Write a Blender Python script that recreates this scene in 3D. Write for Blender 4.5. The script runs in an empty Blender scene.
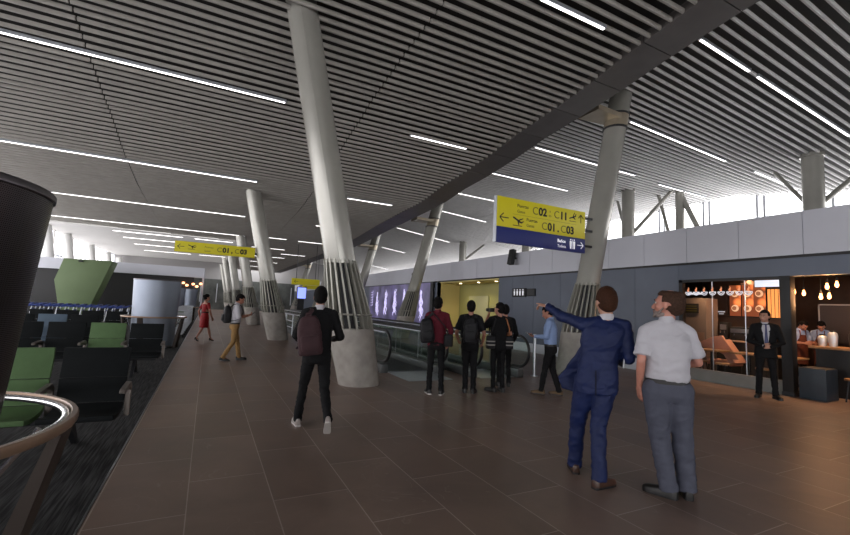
import bpy, bmesh, math, random
from mathutils import Vector, Matrix, noise
import numpy as np
random.seed(7)
PI = math.pi
scene = bpy.context.scene
C = scene.collection

# ------------------------------------------------------------------ camera, world, light, exposure
cam_data = bpy.data.cameras.new('camera')
cam_data.sensor_fit = 'HORIZONTAL'; cam_data.sensor_width = 36.0; cam_data.lens = 18.0
cam_data.clip_start = 0.05; cam_data.clip_end = 500
cam = bpy.data.objects.new('camera', cam_data); C.objects.link(cam)
R3 = Matrix(((0.88997094, -0.08253872, -0.44848533), (-0.45381578, -0.06378517, -0.88880970), (0.0447545, 0.99454453, -0.09422432)))
cam.matrix_world = Matrix.Translation((0, 0, 1.55)) @ R3.to_4x4()
scene.camera = cam
scene.view_settings.view_transform = 'Standard'
scene.view_settings.look = 'None'
scene.view_settings.gamma = 1
scene.view_settings.use_curve_mapping = False
scene.view_settings.exposure = 0.26
scene.cycles.use_denoising = True
scene.cycles.max_bounces = 8
scene.cycles.diffuse_bounces = 4
scene.cycles.transparent_max_bounces = 32
scene.cycles.sample_clamp_indirect = 6
scene.cycles.caustics_reflective = False
scene.cycles.caustics_refractive = False

world = bpy.data.worlds.new('world'); scene.world = world; world.use_nodes = True
wn = world.node_tree; wn.nodes.clear()
wo = wn.nodes.new('ShaderNodeOutputWorld'); wb = wn.nodes.new('ShaderNodeBackground')
wb.inputs[0].default_value = (0.99, 0.985, 0.99, 1); wb.inputs[1].default_value = 4.2
wn.links.new(wb.outputs[0], wo.inputs[0])

def portal(name, loc, rot, sx, sy):
    l = bpy.data.lights.new(name, 'AREA'); l.shape = 'RECTANGLE'; l.size = sx; l.size_y = sy
    l.cycles.is_portal = True
    o = bpy.data.objects.new(name, l); C.objects.link(o); o.location = loc; o.rotation_euler = rot
    return o
# daylight enters through the clerestory on the right, the glazing behind and the glass wall at far left
portal('clerestory_daylight', (23.4, 24, 5.7), (0, PI/2, 0), 3.4, 74)
portal('rear_daylight', (4, -11.9, 2.0), (-PI/2, 0, 0), 29, 3.4)
portal('left_daylight', (-10.9, 28, 2.8), (0, -PI/2, 0), 5.4, 80)

# ------------------------------------------------------------------ materials
def mat(name, col, rough=0.6, metal=0.0, noise_amt=0.0, noise_scale=6.0, emis=None, estr=0.0, bump=0.0, bump_scale=60.0, spec=0.5, alpha=1.0):
    m = bpy.data.materials.new(name); m.use_nodes = True
    nt = m.node_tree; b = nt.nodes['Principled BSDF']
    b.inputs['Base Color'].default_value = (*col, 1); b.inputs['Roughness'].default_value = rough
    b.inputs['Metallic'].default_value = metal; b.inputs['Specular IOR Level'].default_value = spec
    tc = nt.nodes.new('ShaderNodeTexCoord')
    if noise_amt > 0:
        n = nt.nodes.new('ShaderNodeTexNoise'); n.inputs['Scale'].default_value = noise_scale; n.inputs['Detail'].default_value = 5
        nt.links.new(tc.outputs['Object'], n.inputs['Vector'])
        r = nt.nodes.new('ShaderNodeValToRGB')
        r.color_ramp.elements[0].position = 0.3; r.color_ramp.elements[1].position = 0.7
        r.color_ramp.elements[0].color = (*[c*(1-noise_amt) for c in col], 1)
        r.color_ramp.elements[1].color = (*[min(1, c*(1+noise_amt)) for c in col], 1)
        nt.links.new(n.outputs['Fac'], r.inputs['Fac']); nt.links.new(r.outputs['Color'], b.inputs['Base Color'])
    if bump > 0:
        n2 = nt.nodes.new('ShaderNodeTexNoise'); n2.inputs['Scale'].default_value = bump_scale; n2.inputs['Detail'].default_value = 4
        nt.links.new(tc.outputs['Object'], n2.inputs['Vector'])
        bp = nt.nodes.new('ShaderNodeBump'); bp.inputs['Strength'].default_value = bump; bp.inputs['Distance'].default_value = 0.01
        nt.links.new(n2.outputs['Fac'], bp.inputs['Height']); nt.links.new(bp.outputs['Normal'], b.inputs['Normal'])
    if emis is not None:
        b.inputs['Emission Color'].default_value = (*emis, 1); b.inputs['Emission Strength'].default_value = estr
    return m

def glass(name, tint=(0.95, 0.94, 0.945), refl=0.12):
    m = bpy.data.materials.new(name); m.use_nodes = True; nt = m.node_tree; nt.nodes.clear()
    o = nt.nodes.new('ShaderNodeOutputMaterial'); t = nt.nodes.new('ShaderNodeBsdfTransparent'); g = nt.nodes.new('ShaderNodeBsdfGlossy')
    mx = nt.nodes.new('ShaderNodeMixShader'); lw = nt.nodes.new('ShaderNodeLayerWeight'); fr = nt.nodes.new('ShaderNodeMath'); fr.operation = 'POWER'; fr.inputs[1].default_value = 5.0; nt.links.new(lw.outputs['Facing'], fr.inputs[0])
    mp = nt.nodes.new('ShaderNodeMath'); mp.operation = 'MULTIPLY_ADD'; mp.inputs[1].default_value = 0.45; mp.inputs[2].default_value = refl*.4
    mp.use_clamp = True
    nt.links.new(fr.outputs[0], mp.inputs[0]); nt.links.new(mp.outputs[0], mx.inputs[0])
    t.inputs[0].default_value = (*tint, 1); g.inputs[0].default_value = (1, 1, 1, 1); g.inputs['Roughness'].default_value = 0.02
    nt.links.new(t.outputs[0], mx.inputs[1]); nt.links.new(g.outputs[0], mx.inputs[2]); nt.links.new(mx.outputs[0], o.inputs[0])
    return m

M = {}
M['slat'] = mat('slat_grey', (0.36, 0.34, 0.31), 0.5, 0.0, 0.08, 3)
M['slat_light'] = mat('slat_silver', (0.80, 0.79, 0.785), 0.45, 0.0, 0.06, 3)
M['plenum'] = mat('plenum_black', (0.018, 0.017, 0.016), 0.9)
M['plenum_grey'] = mat('plenum_grey', (0.11, 0.108, 0.105), 0.9)
M['band'] = mat('edge_band', (0.115, 0.105, 0.10), 0.42, 0.2, 0.1, 2)
M['roof_white'] = mat('roof_white', (0.52, 0.505, 0.49), 0.6, 0, 0.04, 2)
M['roof_grey'] = mat('end_grey', (.35, .34, .34), .7)
M['end_wall'] = mat('end_wall_dark', (.07, .075, .07), .5, 0, .6, .8)
M['fascia'] = mat('fascia_panel', (0.60, 0.61, 0.68), 0.45, 0, 0.03, 1)
M['wall_blue'] = mat('wall_slate_panel', (0.10, 0.12, 0.165), 0.42, 0, 0.08, 1.2)
M['dark'] = mat('dark_grey', (0.02, 0.021, 0.024), 0.5)
M['black'] = mat('black', (0.008, 0.008, 0.009), 0.5)
M['steel'] = mat('brushed_steel', (0.5, 0.52, 0.56), 0.32, 1.0, 0.1, 4)
M['steel_light'] = mat('pale_steel', (0.62, 0.65, 0.7), 0.4, 0.6)
M['column'] = mat('column_paint', (0.40, 0.392, 0.355), 0.26, 0.35, 0.06, 1.5)
M['fin'] = mat('fin_paint', (0.35, 0.345, 0.30), 0.35, 0.3, 0.08, 3)
M['concrete'] = mat('concrete', (0.36, 0.335, 0.305), 0.8, 0, 0.16, 5, bump=0.25, bump_scale=40)
M['white_col'] = mat('white_column', (0.7, 0.7, 0.68), 0.5)
M['green_seat'] = mat('green_upholstery', (0.105, 0.19, 0.075), 0.75, 0, 0.08, 8)
M['dark_seat'] = mat('charcoal_upholstery', (0.0085, 0.0105, 0.0115), 0.8, 0, 0.1, 8, spec=.2)
M['blue_seat'] = mat('slate_blue_upholstery', (0.10, 0.15, 0.21), 0.7, 0, 0.1, 8)
M['armrest'] = mat('armrest_alloy', (0.24, 0.21, 0.19), 0.4, 0.6)
M['green_panel'] = mat('sage_green_panel', (0.15, 0.215, 0.10), 0.55, 0, 0.06, 1)
M['bronze'] = mat('bronze_rail', (0.33, 0.22, 0.15), 0.34, 0.4, 0.1, 6)
M['bronze_dark'] = mat('bronze_leg', (0.045, 0.033, 0.027), 0.45, 0.4)
M['chrome'] = mat('chrome', (0.75, 0.77, 0.8), 0.14, 1.0)
M['light'] = mat('light_diffuser', (0.9, 0.9, 0.9), 0.5, emis=(1.0, 0.95, 0.93), estr=3.2)
M['yellow'] = mat('sign_yellow', (0.66, 0.58, 0.01), 0.45, emis=(0.85, 0.76, 0.01), estr=0.05)
M['navy_sign'] = mat('sign_navy', (0.012, 0.02, 0.12), 0.4, emis=(0.02, 0.03, 0.2), estr=0.10)
M['sign_ink'] = mat('sign_black', (0.01, 0.01, 0.01), 0.6)
M['sign_ink2'] = mat('sign_olive', (0.19, 0.17, 0.02), 0.6)
M['sign_white'] = mat('sign_white', (0.8, 0.8, 0.82), 0.5, emis=(0.9, 0.9, 1), estr=0.35)
M['rubber'] = mat('black_rubber', (0.012, 0.012, 0.013), 0.38)
M['cream'] = mat('cream_wall', (0.74, 0.62, 0.26), 0.6, 0, 0.04, 1)
M['olive'] = mat('olive_wall', (0.40, 0.38, 0.14), 0.5, 0, 0.06, 1)
M['door_frost'] = mat('frosted_door', (.46, .45, .24), .35)
M['wood'] = mat('counter_wood', (0.30, 0.17, 0.08), 0.4, 0, 0.25, 9)
M['brownwall'] = mat('brown_wall', (0.085, 0.045, 0.03), 0.7, 0, 0.2, 3)
M['amber'] = mat('bulb_amber', (1, 0.6, 0.3), 0.4, emis=(1.0, 0.40, 0.12), estr=6)
M['down'] = mat('downlight', (1, 0.9, 0.7), 0.4, emis=(1.0, 0.82, 0.5), estr=14)
M['brass'] = mat('brass', (0.55, 0.28, 0.1), 0.35, 0.9)
M['salmon'] = mat('salmon_fabric', (0.52, 0.27, 0.2), 0.7, 0, 0.08, 6)
M['bluebox'] = mat('slate_box', (0.020, 0.030, 0.042), 0.5, 0, 0.15, 5)
M['screen_white'] = mat('lit_white_screen', (0.6, 0.65, 0.7), 0.4, emis=(0.75, 0.85, 1), estr=0.9)
M['screen_blue'] = mat('lit_blue_screen', (0.2, 0.25, 0.6), 0.4, emis=(0.25, 0.32, 0.95), estr=1.3)
M['glass'] = glass('clear_glass')
M['glass_green'] = glass('balustrade_glass', (0.93, 0.97, 0.95), 0.13)
M['glass_shop'] = glass('shop_glass', (0.93, 0.93, 0.93), 0.0)
M['blue_handle'] = mat('trolley_blue', (0.03, 0.06, 0.26), 0.45)
M['skirt_grey'] = mat('skirt_grey', (.10, .105, .105), .4, .5)
M['step'] = mat('walkway_deck', (0.24, 0.26, 0.27), 0.45, 0.4)

def floor_mat():
    m = bpy.data.materials.new('floor_tiles'); m.use_nodes = True; nt = m.node_tree; b = nt.nodes['Principled BSDF']
    tc = nt.nodes.new('ShaderNodeTexCoord'); mp = nt.nodes.new('ShaderNodeMapping')
    mp.inputs['Rotation'].default_value = (0, 0, PI/2); mp.inputs['Location'].default_value = (0.0, 0.015, 0)
    br = nt.nodes.new('ShaderNodeTexBrick'); br.offset = 0.5; br.squash = 1
    br.inputs['Scale'].default_value = 1.0; br.inputs['Brick Width'].default_value = 1.2; br.inputs['Row Height'].default_value = 0.6
    br.inputs['Mortar Size'].default_value = 0.0045; br.inputs['Mortar Smooth'].default_value = 0.2; br.inputs['Bias'].default_value = 0
    br.inputs['Color1'].default_value = (0.205, 0.142, 0.115, 1); br.inputs['Color2'].default_value = (0.265, 0.188, 0.155, 1)
    br.inputs['Mortar'].default_value = (0.46, 0.38, 0.33, 1)
    nt.links.new(tc.outputs['Object'], mp.inputs['Vector']); nt.links.new(mp.outputs[0], br.inputs['Vector'])
    n = nt.nodes.new('ShaderNodeTexNoise'); n.inputs['Scale'].default_value = 1.1; n.inputs['Detail'].default_value = 9; n.inputs['Roughness'].default_value = 0.62
    n.inputs['Distortion'].default_value = 0.6
    nt.links.new(tc.outputs['Object'], n.inputs['Vector'])
    rp = nt.nodes.new('ShaderNodeValToRGB'); rp.color_ramp.elements[0].position = 0.3; rp.color_ramp.elements[1].position = 0.75
    rp.color_ramp.elements[0].color = (0.74, 0.74, 0.74, 1); rp.color_ramp.elements[1].color = (1.2, 1.18, 1.15, 1)
    nt.links.new(n.outputs['Fac'], rp.inputs['Fac'])
    mx = nt.nodes.new('ShaderNodeMix'); mx.data_type = 'RGBA'; mx.blend_type = 'MULTIPLY'; mx.inputs['Factor'].default_value = 1
    nt.links.new(br.outputs['Color'], mx.inputs['A']); nt.links.new(rp.outputs['Color'], mx.inputs['B'])
    # thin pale veins
    v = nt.nodes.new('ShaderNodeTexNoise'); v.inputs['Scale'].default_value = 1.6; v.inputs['Detail'].default_value = 3; v.inputs['Distortion'].default_value = 1.5
    nt.links.new(tc.outputs['Object'], v.inputs['Vector'])
    vr = nt.nodes.new('ShaderNodeValToRGB'); e = vr.color_ramp.elements
    e[0].position = 0.535; e[0].color = (0, 0, 0, 1); e[1].position = 0.545; e[1].color = (0, 0, 0, 1)
    k = e.new(0.54); k.color = (0.5, 0.5, 0.5, 1)
    nt.links.new(v.outputs['Fac'], vr.inputs['Fac'])
    msk = nt.nodes.new('ShaderNodeTexNoise'); msk.inputs['Scale'].default_value = 0.9
    nt.links.new(tc.outputs['Object'], msk.inputs['Vector'])
    mr = nt.nodes.new('ShaderNodeMath'); mr.operation = 'GREATER_THAN'; mr.inputs[1].default_value = 0.54
    nt.links.new(msk.outputs['Fac'], mr.inputs[0])
    mm = nt.nodes.new('ShaderNodeMath'); mm.operation = 'MULTIPLY'
    nt.links.new(mr.outputs[0], mm.inputs[0]); nt.links.new(vr.outputs['Color'], mm.inputs[1])
    mx2 = nt.nodes.new('ShaderNodeMix'); mx2.data_type = 'RGBA'
    nt.links.new(mm.outputs[0], mx2.inputs['Factor']); nt.links.new(mx.outputs['Result'], mx2.inputs['A'])
    mx2.inputs['B'].default_value = (0.36, 0.30, 0.26, 1)
    nt.links.new(mx2.outputs['Result'], b.inputs['Base Color'])
    rr = nt.nodes.new('ShaderNodeMapRange'); rr.inputs['To Min'].default_value = 0.30; rr.inputs['To Max'].default_value = 0.5
    nt.links.new(n.outputs['Fac'], rr.inputs['Value']); nt.links.new(rr.outputs[0], b.inputs['Roughness'])
    b.inputs['Specular IOR Level'].default_value = 0.5
    return m
M['floor'] = floor_mat()
nt = M['roof_white'].node_tree; tl = nt.nodes.new('ShaderNodeBsdfTranslucent'); tl.inputs[0].default_value = (.9, .88, .86, 1)  # slight translucency added to brighten the white roof from the sky above
ms = nt.nodes.new('ShaderNodeMixShader'); ms.inputs[0].default_value = .03
nt.links.new(nt.nodes['Principled BSDF'].outputs[0], ms.inputs[1]); nt.links.new(tl.outputs[0], ms.inputs[2])
nt.links.new(ms.outputs[0], nt.nodes['Material Output'].inputs['Surface'])

def carpet_mat():
    m = bpy.data.materials.new('streaked_carpet'); m.use_nodes = True; nt = m.node_tree; b = nt.nodes['Principled BSDF']
    tc = nt.nodes.new('ShaderNodeTexCoord'); mp = nt.nodes.new('ShaderNodeMapping'); mp.inputs['Scale'].default_value = (60, 2.2, 1)
    mp.inputs['Rotation'].default_value = (0, 0, 0.12)
    n = nt.nodes.new('ShaderNodeTexNoise'); n.inputs['Scale'].default_value = 1; n.inputs['Detail'].default_value = 3
    r = nt.nodes.new('ShaderNodeValToRGB'); r.color_ramp.elements[0].position = 0.4; r.color_ramp.elements[1].position = 0.68
    r.color_ramp.elements[0].color = (0.014, 0.014, 0.015, 1); r.color_ramp.elements[1].color = (0.075, 0.075, 0.077, 1)
    nt.links.new(tc.outputs['Object'], mp.inputs[0]); nt.links.new(mp.outputs[0], n.inputs['Vector']); nt.links.new(n.outputs['Fac'], r.inputs[0])
    nt.links.new(r.outputs[0], b.inputs['Base Color']); b.inputs['Roughness'].default_value = 0.85; b.inputs['Specular IOR Level'].default_value = 0.2
    return m
M['carpet'] = carpet_mat()

def perforated_mat(name, nu, nv, base, metal, rough):
    """round holes on a drum: angle and height give a staggered dot grid"""
    m = bpy.data.materials.new(name); m.use_nodes = True; nt = m.node_tree; b = nt.nodes['Principled BSDF']
    L = nt.links.new
    tc = nt.nodes.new('ShaderNodeTexCoord'); sp = nt.nodes.new('ShaderNodeSeparateXYZ'); L(tc.outputs['Object'], sp.inputs[0])
    def math_(op, a, c=None):
        x = nt.nodes.new('ShaderNodeMath'); x.operation = op
        for i, s in enumerate((a, c)):
            if s is None: continue
            if isinstance(s, (int, float)): x.inputs[i].default_value = s
            else: L(s, x.inputs[i])
        return x.outputs[0]
    ang = math_('ARCTAN2', sp.outputs['Y'], sp.outputs['X'])
    v = math_('MULTIPLY', sp.outputs['Z'], nv); row = math_('FLOOR', v)
    odd = math_('MULTIPLY', math_('MODULO', row, 2.0), 0.5)
    u = math_('ADD', math_('MULTIPLY', ang, nu / (2*PI)), odd)
    fu = math_('SUBTRACT', math_('FRACT', u), 0.5); fv = math_('SUBTRACT', math_('FRACT', v), 0.5)
    d = math_('SQRT', math_('ADD', math_('MULTIPLY', fu, fu), math_('MULTIPLY', fv, fv)))
    hole = math_('LESS_THAN', d, 0.30)
    mx = nt.nodes.new('ShaderNodeMix'); mx.data_type = 'RGBA'; L(hole, mx.inputs['Factor'])
    mx.inputs['A'].default_value = (*base, 1); mx.inputs['B'].default_value = (0.004, 0.004, 0.004, 1)
    L(mx.outputs['Result'], b.inputs['Base Color'])
    b.inputs['Metallic'].default_value = metal
    L(math_('ADD', math_('MULTIPLY', hole, 0.5), rough), b.inputs['Roughness'])
    return m
M['perf_near'] = perforated_mat('perforated_shaded_sheet', 420, 112, (0.075, 0.066, 0.072), 0.75, 0.34)  # same metal as the silver drums, backlit shade put into its dark colour
M['perf_far'] = mat('silver_sheet', (0.30, 0.335, 0.40), 0.5, 0.8, 0.05, 2)

# ------------------------------------------------------------------ mesh helpers
class MB:
    def __init__(s): s.v = []; s.f = []
    def add(s, vs, fs):
        n = len(s.v); s.v += [tuple(v) for v in vs]; s.f += [tuple(i+n for i in f) for f in fs]; return s
    def box(s, x0, x1, y0, y1, z0, z1):
        return s.add([(x0,y0,z0),(x1,y0,z0),(x1,y1,z0),(x0,y1,z0),(x0,y0,z1),(x1,y0,z1),(x1,y1,z1),(x0,y1,z1)],
                     [(0,3,2,1),(4,5,6,7),(0,1,5,4),(1,2,6,5),(2,3,7,6),(3,0,4,7)])
    def prism(s, poly, axis, a, b):
        """polygon extruded along axis 'x','y' or 'z' from a to b"""
        n = len(poly)
        def P(p, t):
            return {'x': (t, p[0], p[1]), 'y': (p[0], t, p[1]), 'z': (p[0], p[1], t)}[axis]
        vs = [P(p, a) for p in poly] + [P(p, b) for p in poly]
        fs = [tuple(range(n)), tuple(range(2*n-1, n-1, -1))] + [(i, i+n, (i+1) % n + n, (i+1) % n) for i in range(n)]
        return s.add(vs, fs)
    def rings(s, rs, cap=True, closed=True):
        n = len(rs[0]); vs = [v for r in rs for v in r]; fs = []
        for k in range(len(rs)-1):
            for i in range(n if closed else n-1):
                j = (i+1) % n
                fs.append((k*n+i, k*n+j, (k+1)*n+j, (k+1)*n+i))
        if cap: fs.append(tuple(range(n-1, -1, -1))); fs.append(tuple((len(rs)-1)*n+i for i in range(n)))
        return s.add(vs, fs)
    def path(s, pts, r, n=10, cap=True):
        """tube through points; r a number or a list"""
        pts = [Vector(p) for p in pts]; k = len(pts)
        rr = r if isinstance(r, (list, tuple)) else [r]*k
        rs = []; up = None
        for i in range(k):
            d = (pts[min(i+1, k-1)] - pts[max(i-1, 0)]).normalized()
            if up is None:
                up = Vector((0, 0, 1)) if abs(d.z) < 0.9 else Vector((1, 0, 0))
            a = d.cross(up)
            if a.length < 1e-5: a = d.orthogonal()
            a.normalize(); b = a.cross(d).normalized(); up = b
            rs.append([pts[i] + (a*math.cos(2*PI*t/n) + b*math.sin(2*PI*t/n))*rr[i] for t in range(n)])
        return s.rings(rs, cap)
    def ell(s, c, r, nu=16, nv=10, mtx=None):
        vs = []; c = Vector(c)
        for j in range(1, nv):
            th = PI*j/nv
            for i in range(nu):
                ph = 2*PI*i/nu
                p = Vector((r[0]*math.sin(th)*math.cos(ph), r[1]*math.sin(th)*math.sin(ph), r[2]*math.cos(th)))
                vs.append((mtx @ p if mtx else p) + c)
        t = Vector((0, 0, r[2])); b = -t
        if mtx: t = mtx @ t; b = mtx @ b
        vs += [c+t, c+b]; T = len(vs)-2; B = T+1; fs = []
        for j in range(nv-2):
            for i in range(nu):
                k = (i+1) % nu
                fs.append((j*nu+i, (j+1)*nu+i, (j+1)*nu+k, j*nu+k))
        for i in range(nu):
            k = (i+1) % nu
            fs.append((T, i, k)); fs.append((B, (nv-2)*nu+k, (nv-2)*nu+i))
        return s.add(vs, fs)
    def limb(s, p0, p1, r0, r1, n=14):
        p0 = Vector(p0); p1 = Vector(p1)
        s.ell(p0, (r0, r0, r0), 14, 8); s.ell(p1, (r1, r1, r1), 14, 8)
        return s.path([p0, p1], [r0, r1], n)
    def stack(s, levels, T=None, n=28, p=2.4):
        """superellipse stack: (z, half width, half depth, y offset)"""
        rs = []
        for lv in levels:
            z, w, d = lv[:3]; yo = lv[3] if len(lv) > 3 else 0; xo = lv[4] if len(lv) > 4 else 0
            ring = []
            for i in range(n):
                t = 2*PI*i/n; c = math.cos(t); q = math.sin(t)
                v = Vector((xo + w*math.copysign(abs(c)**(2/p), c), yo + d*math.copysign(abs(q)**(2/p), q), z))
                ring.append(T(v) if T else v)
            rs.append(ring)
        return s.rings(rs)
    def xf(s, m):
        s.v = [tuple(m @ Vector(v)) for v in s.v]; return s
    def mesh(s, name):
        me = bpy.data.meshes.new(name); me.from_pydata(s.v, [], s.f)
        bm = bmesh.new(); bm.from_mesh(me); bmesh.ops.recalc_face_normals(bm, faces=bm.faces); bm.to_mesh(me); bm.free()
        return me
    def build(s, name, m, parent=None, smooth=False, bevel=0.0, angle=40):
        me = s.mesh(name)
        if bevel > 0:
            bm = bmesh.new(); bm.from_mesh(me)
            es = [e for e in bm.edges if len(e.link_faces) == 2 and e.calc_face_angle(0) > math.radians(30)]
            bmesh.ops.bevel(bm, geom=es, offset=bevel, segments=2, affect='EDGES', profile=0.6); bm.to_mesh(me); bm.free()
            smooth = True
        if smooth:
            me.polygons.foreach_set('use_smooth', [True]*len(me.polygons))
            me.set_sharp_from_angle(angle=math.radians(angle))
        me.materials.append(m if not isinstance(m, str) else M[m])
        o = bpy.data.objects.new(name, me); C.objects.link(o)
        if parent: o.parent = parent
        return o
    def remesh(s, name, m, parent, voxel=0.012, smooth_it=6, wrinkle=0.0, extra=None, wfun=None):
        me = s.mesh(name + '_raw'); o = bpy.data.objects.new('tmp', me); C.objects.link(o)
        r = o.modifiers.new('r', 'REMESH'); r.mode = 'VOXEL'; r.voxel_size = voxel; r.use_smooth_shade = True
        sm = o.modifiers.new('s', 'SMOOTH'); sm.iterations = smooth_it; sm.factor = 0.5
        dg = bpy.context.evaluated_depsgraph_get(); dg.update()
        out = bpy.data.meshes.new_from_object(o.evaluated_get(dg)); out.name = name
        bpy.data.objects.remove(o); bpy.data.meshes.remove(me)
        if wrinkle > 0:
            n = len(out.vertices); co = np.empty(n*3); out.vertices.foreach_get('co', co); co = co.reshape(-1, 3)
            nr = np.empty(n*3); out.vertex_normals.foreach_get('vector', nr); nr = nr.reshape(-1, 3)
            sd = random.random()*50
            for i in range(n):
                x, y, z = co[i]
                q = noise.noise((x*7+sd, y*7, z*13)) + 0.5*noise.noise((x*18, y*18+sd, z*30))
                q += 0.9*(1-abs(noise.noise((x*5-y*3+sd, y*5+z*6, z*9-x*8)))*2)**3*0.6
                k = wrinkle*(wfun(x, y, z) if wfun else 1)
                co[i] += nr[i]*q*k
            out.vertices.foreach_set('co', co.reshape(-1))
        if extra:
            bm = bmesh.new(); bm.from_mesh(out)
            e = extra.mesh('e'); bm.from_mesh(e); bm.to_mesh(out); bm.free(); bpy.data.meshes.remove(e)
        out.polygons.foreach_set('use_smooth', [True]*len(out.polygons))
        out.materials.clear(); out.materials.append(m if not isinstance(m, str) else M[m])
        ob = bpy.data.objects.new(name, out); C.objects.link(ob); ob.parent = parent
        return ob

def tag(o, label, cat, group=None, kind=None):
    o['label'] = label; o['category'] = cat
    if group: o['group'] = group
    if kind: o['kind'] = kind
    return o
def thing(name, label, cat, loc=(0, 0, 0), rz=0, group=None, s=1):
    o = bpy.data.objects.new(name, None); C.objects.link(o); o.location = loc; o.rotation_euler = (0, 0, rz); o.scale = (s, s, s)
    o.empty_display_size = 0.1
    return tag(o, label, cat, group)
def struct(o, label=None):
    o['kind'] = 'structure'
    if label: o['label'] = label
    return o
def dup(root, loc=None, rz=None, label=None, group=None):
    r = root.copy(); C.objects.link(r)
    if loc is not None: r.location = loc
    if rz is not None: r.rotation_euler = (0, 0, rz)
    if label: r['label'] = label
    if group: r['group'] = group
    for ch in list(root.children):
        c = ch.copy(); C.objects.link(c); c.parent = r
        for g in list(ch.children):
            d = g.copy(); C.objects.link(d); d.parent = c
    return r
def interp(x, pts):
    if x <= pts[0][0]: return pts[0][1]
    for (a, b), (c, d) in zip(pts, pts[1:]):
        if x <= c:
            t = (x-a)/(c-a); t = t*t*(3-2*t)*0.5 + t*0.5
            return b+(d-b)*t
    return pts[-1][1]

def text_mesh(txt, size, bold=0.0):
    cu = bpy.data.curves.new('t', 'FONT'); cu.body = txt; cu.size = size; cu.extrude = 0.002; cu.offset = bold
    o = bpy.data.objects.new('t', cu); C.objects.link(o)
    dg = bpy.context.evaluated_depsgraph_get(); dg.update()
    me = bpy.data.meshes.new_from_object(o.evaluated_get(dg)); bpy.data.objects.remove(o); bpy.data.curves.remove(cu)
    return me
def text(name, txt, size, x, z, parent, m, bold=0.0, y=-0.004, facing='-y', flip=1):
    me = text_mesh(txt, size, bold); me.materials.clear(); me.materials.append(M[m])
    o = bpy.data.objects.new(name, me); C.objects.link(o); o.parent = parent; o.location = (x, y, z); o.rotation_euler = (PI/2, 0, 0)
    return o

# ------------------------------------------------------------------ profiles of the two ceilings
PROF = [(-14, 7.3), (5, 7.15), (8, 7.05), (10, 6.9), (11.6, 6.65), (13.3, 6.43), (16.6, 5.95), (20, 5.7), (27, 5.55), (200, 5.5)]
INNER = [(-14, 6.2), (3, 7.15), (5.5, 7.5), (8, 7.9), (12, 7.97), (15, 7.8), (20, 7.5), (25, 7.75), (31, 8.0), (64, 8.0)]
def zL(y): return interp(y, PROF)
def xin(y): return interp(y, INNER)
def zR(x, y):
    f = min(1, max(0.15, (12.5-y)/5.5)); return 8.0 - 0.07*(x-9)*f - 0.12*max(0, x-12)*min(1, max(0, (y-19)/9))

# ------------------------------------------------------------------ structure: floor, ceilings, walls
fl = MB().box(-0.63, 23.6, -12, 70, -0.2, 0).build('floor', 'floor'); struct(fl)
cp = MB().box(-11, -0.65, -12, 70, -0.2, -0.002).build('floor', 'carpet'); struct(cp)
tr = MB().box(-0.645, -0.632, -12, 70, -0.1, 0.003).build('trim_1', 'steel'); struct(tr)

def slat_section(w, h, r=0.03):
    return [(-w/2+r*.3, r), (-w/2+r, 0.0), (w/2-r, 0.0), (w/2-r*.3, r), (w/2, h), (-w/2, h)]
def slats_left():
    mb = MB(); y = -9.0; sec = slat_section(0.072, 0.075, .018)
    while y < 62:
        z = zL(y); xi = xin(y)
        if y < 31:
            segs = [(-11, -2.775), (-2.745, 3.385), (3.415, xi)]
        else:
            x0 = -8+10*(y-31)/0.9 if y < 31.9 else 1.9
            segs = [(x0, 3.385), (3.415, xi)]
        for a, b in segs:
            mb.prism([(y+p[0], z+p[1]) for p in sec], 'x', a, b)
        y += 0.25
    return mb
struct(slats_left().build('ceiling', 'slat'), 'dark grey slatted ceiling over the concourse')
# black plenum above the slats
mb = MB(); ys = [-12+i*1.0 for i in range(75)]
for a, b in zip(ys, ys[1:]):
    x0 = -11 if a < 31 else 1.8
    za, zb = zL(a)+0.42, zL(b)+0.42
    mb.add([(x0, a, za), (xin(a)+.3, a, za), (xin(b)+.3, b, zb), (x0, b, zb)], [(0, 1, 2, 3)])
struct(mb.build('ceiling', 'plenum'))
# curved edge band of the left ceiling, made of panels
mb = MB(); ys = [-12+i*1.45 for i in range(53)]
for a, b in zip(ys, ys[1:]):
    for y0, y1 in ((a+.012, b-.012),):
        x0, x1 = xin(y0), xin(y1); z0, z1 = zL(y0), zL(y1); w = 0.92
        mb.add([(x0, y0, z0), (x0+w, y0, z0), (x1+w, y1, z1), (x1, y1, z1), (x0, y0, z0+.2), (x0+w, y0, z0+.2), (x1+w, y1, z1+.2), (x1, y1, z1+.2)],
               [(0, 3, 2, 1), (4, 5, 6, 7), (0, 1, 5, 4), (1, 2, 6, 5), (2, 3, 7, 6), (3, 0, 4, 7)])
struct(mb.build('trim_2', 'band'), 'dark panelled edge band of the slatted ceiling')
mb = MB()
for a, b in zip(ys, ys[1:]):
    x0, x1 = xin(a)+.86, xin(b)+.86
    mb.add([(x0, a, zL(a)+.2), (x1, b, zL(b)+.2), (x1, b, 8.6), (x0, a, 8.6)], [(0, 1, 2, 3)])
struct(mb.build('wall_upper', 'plenum_grey'))
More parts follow.
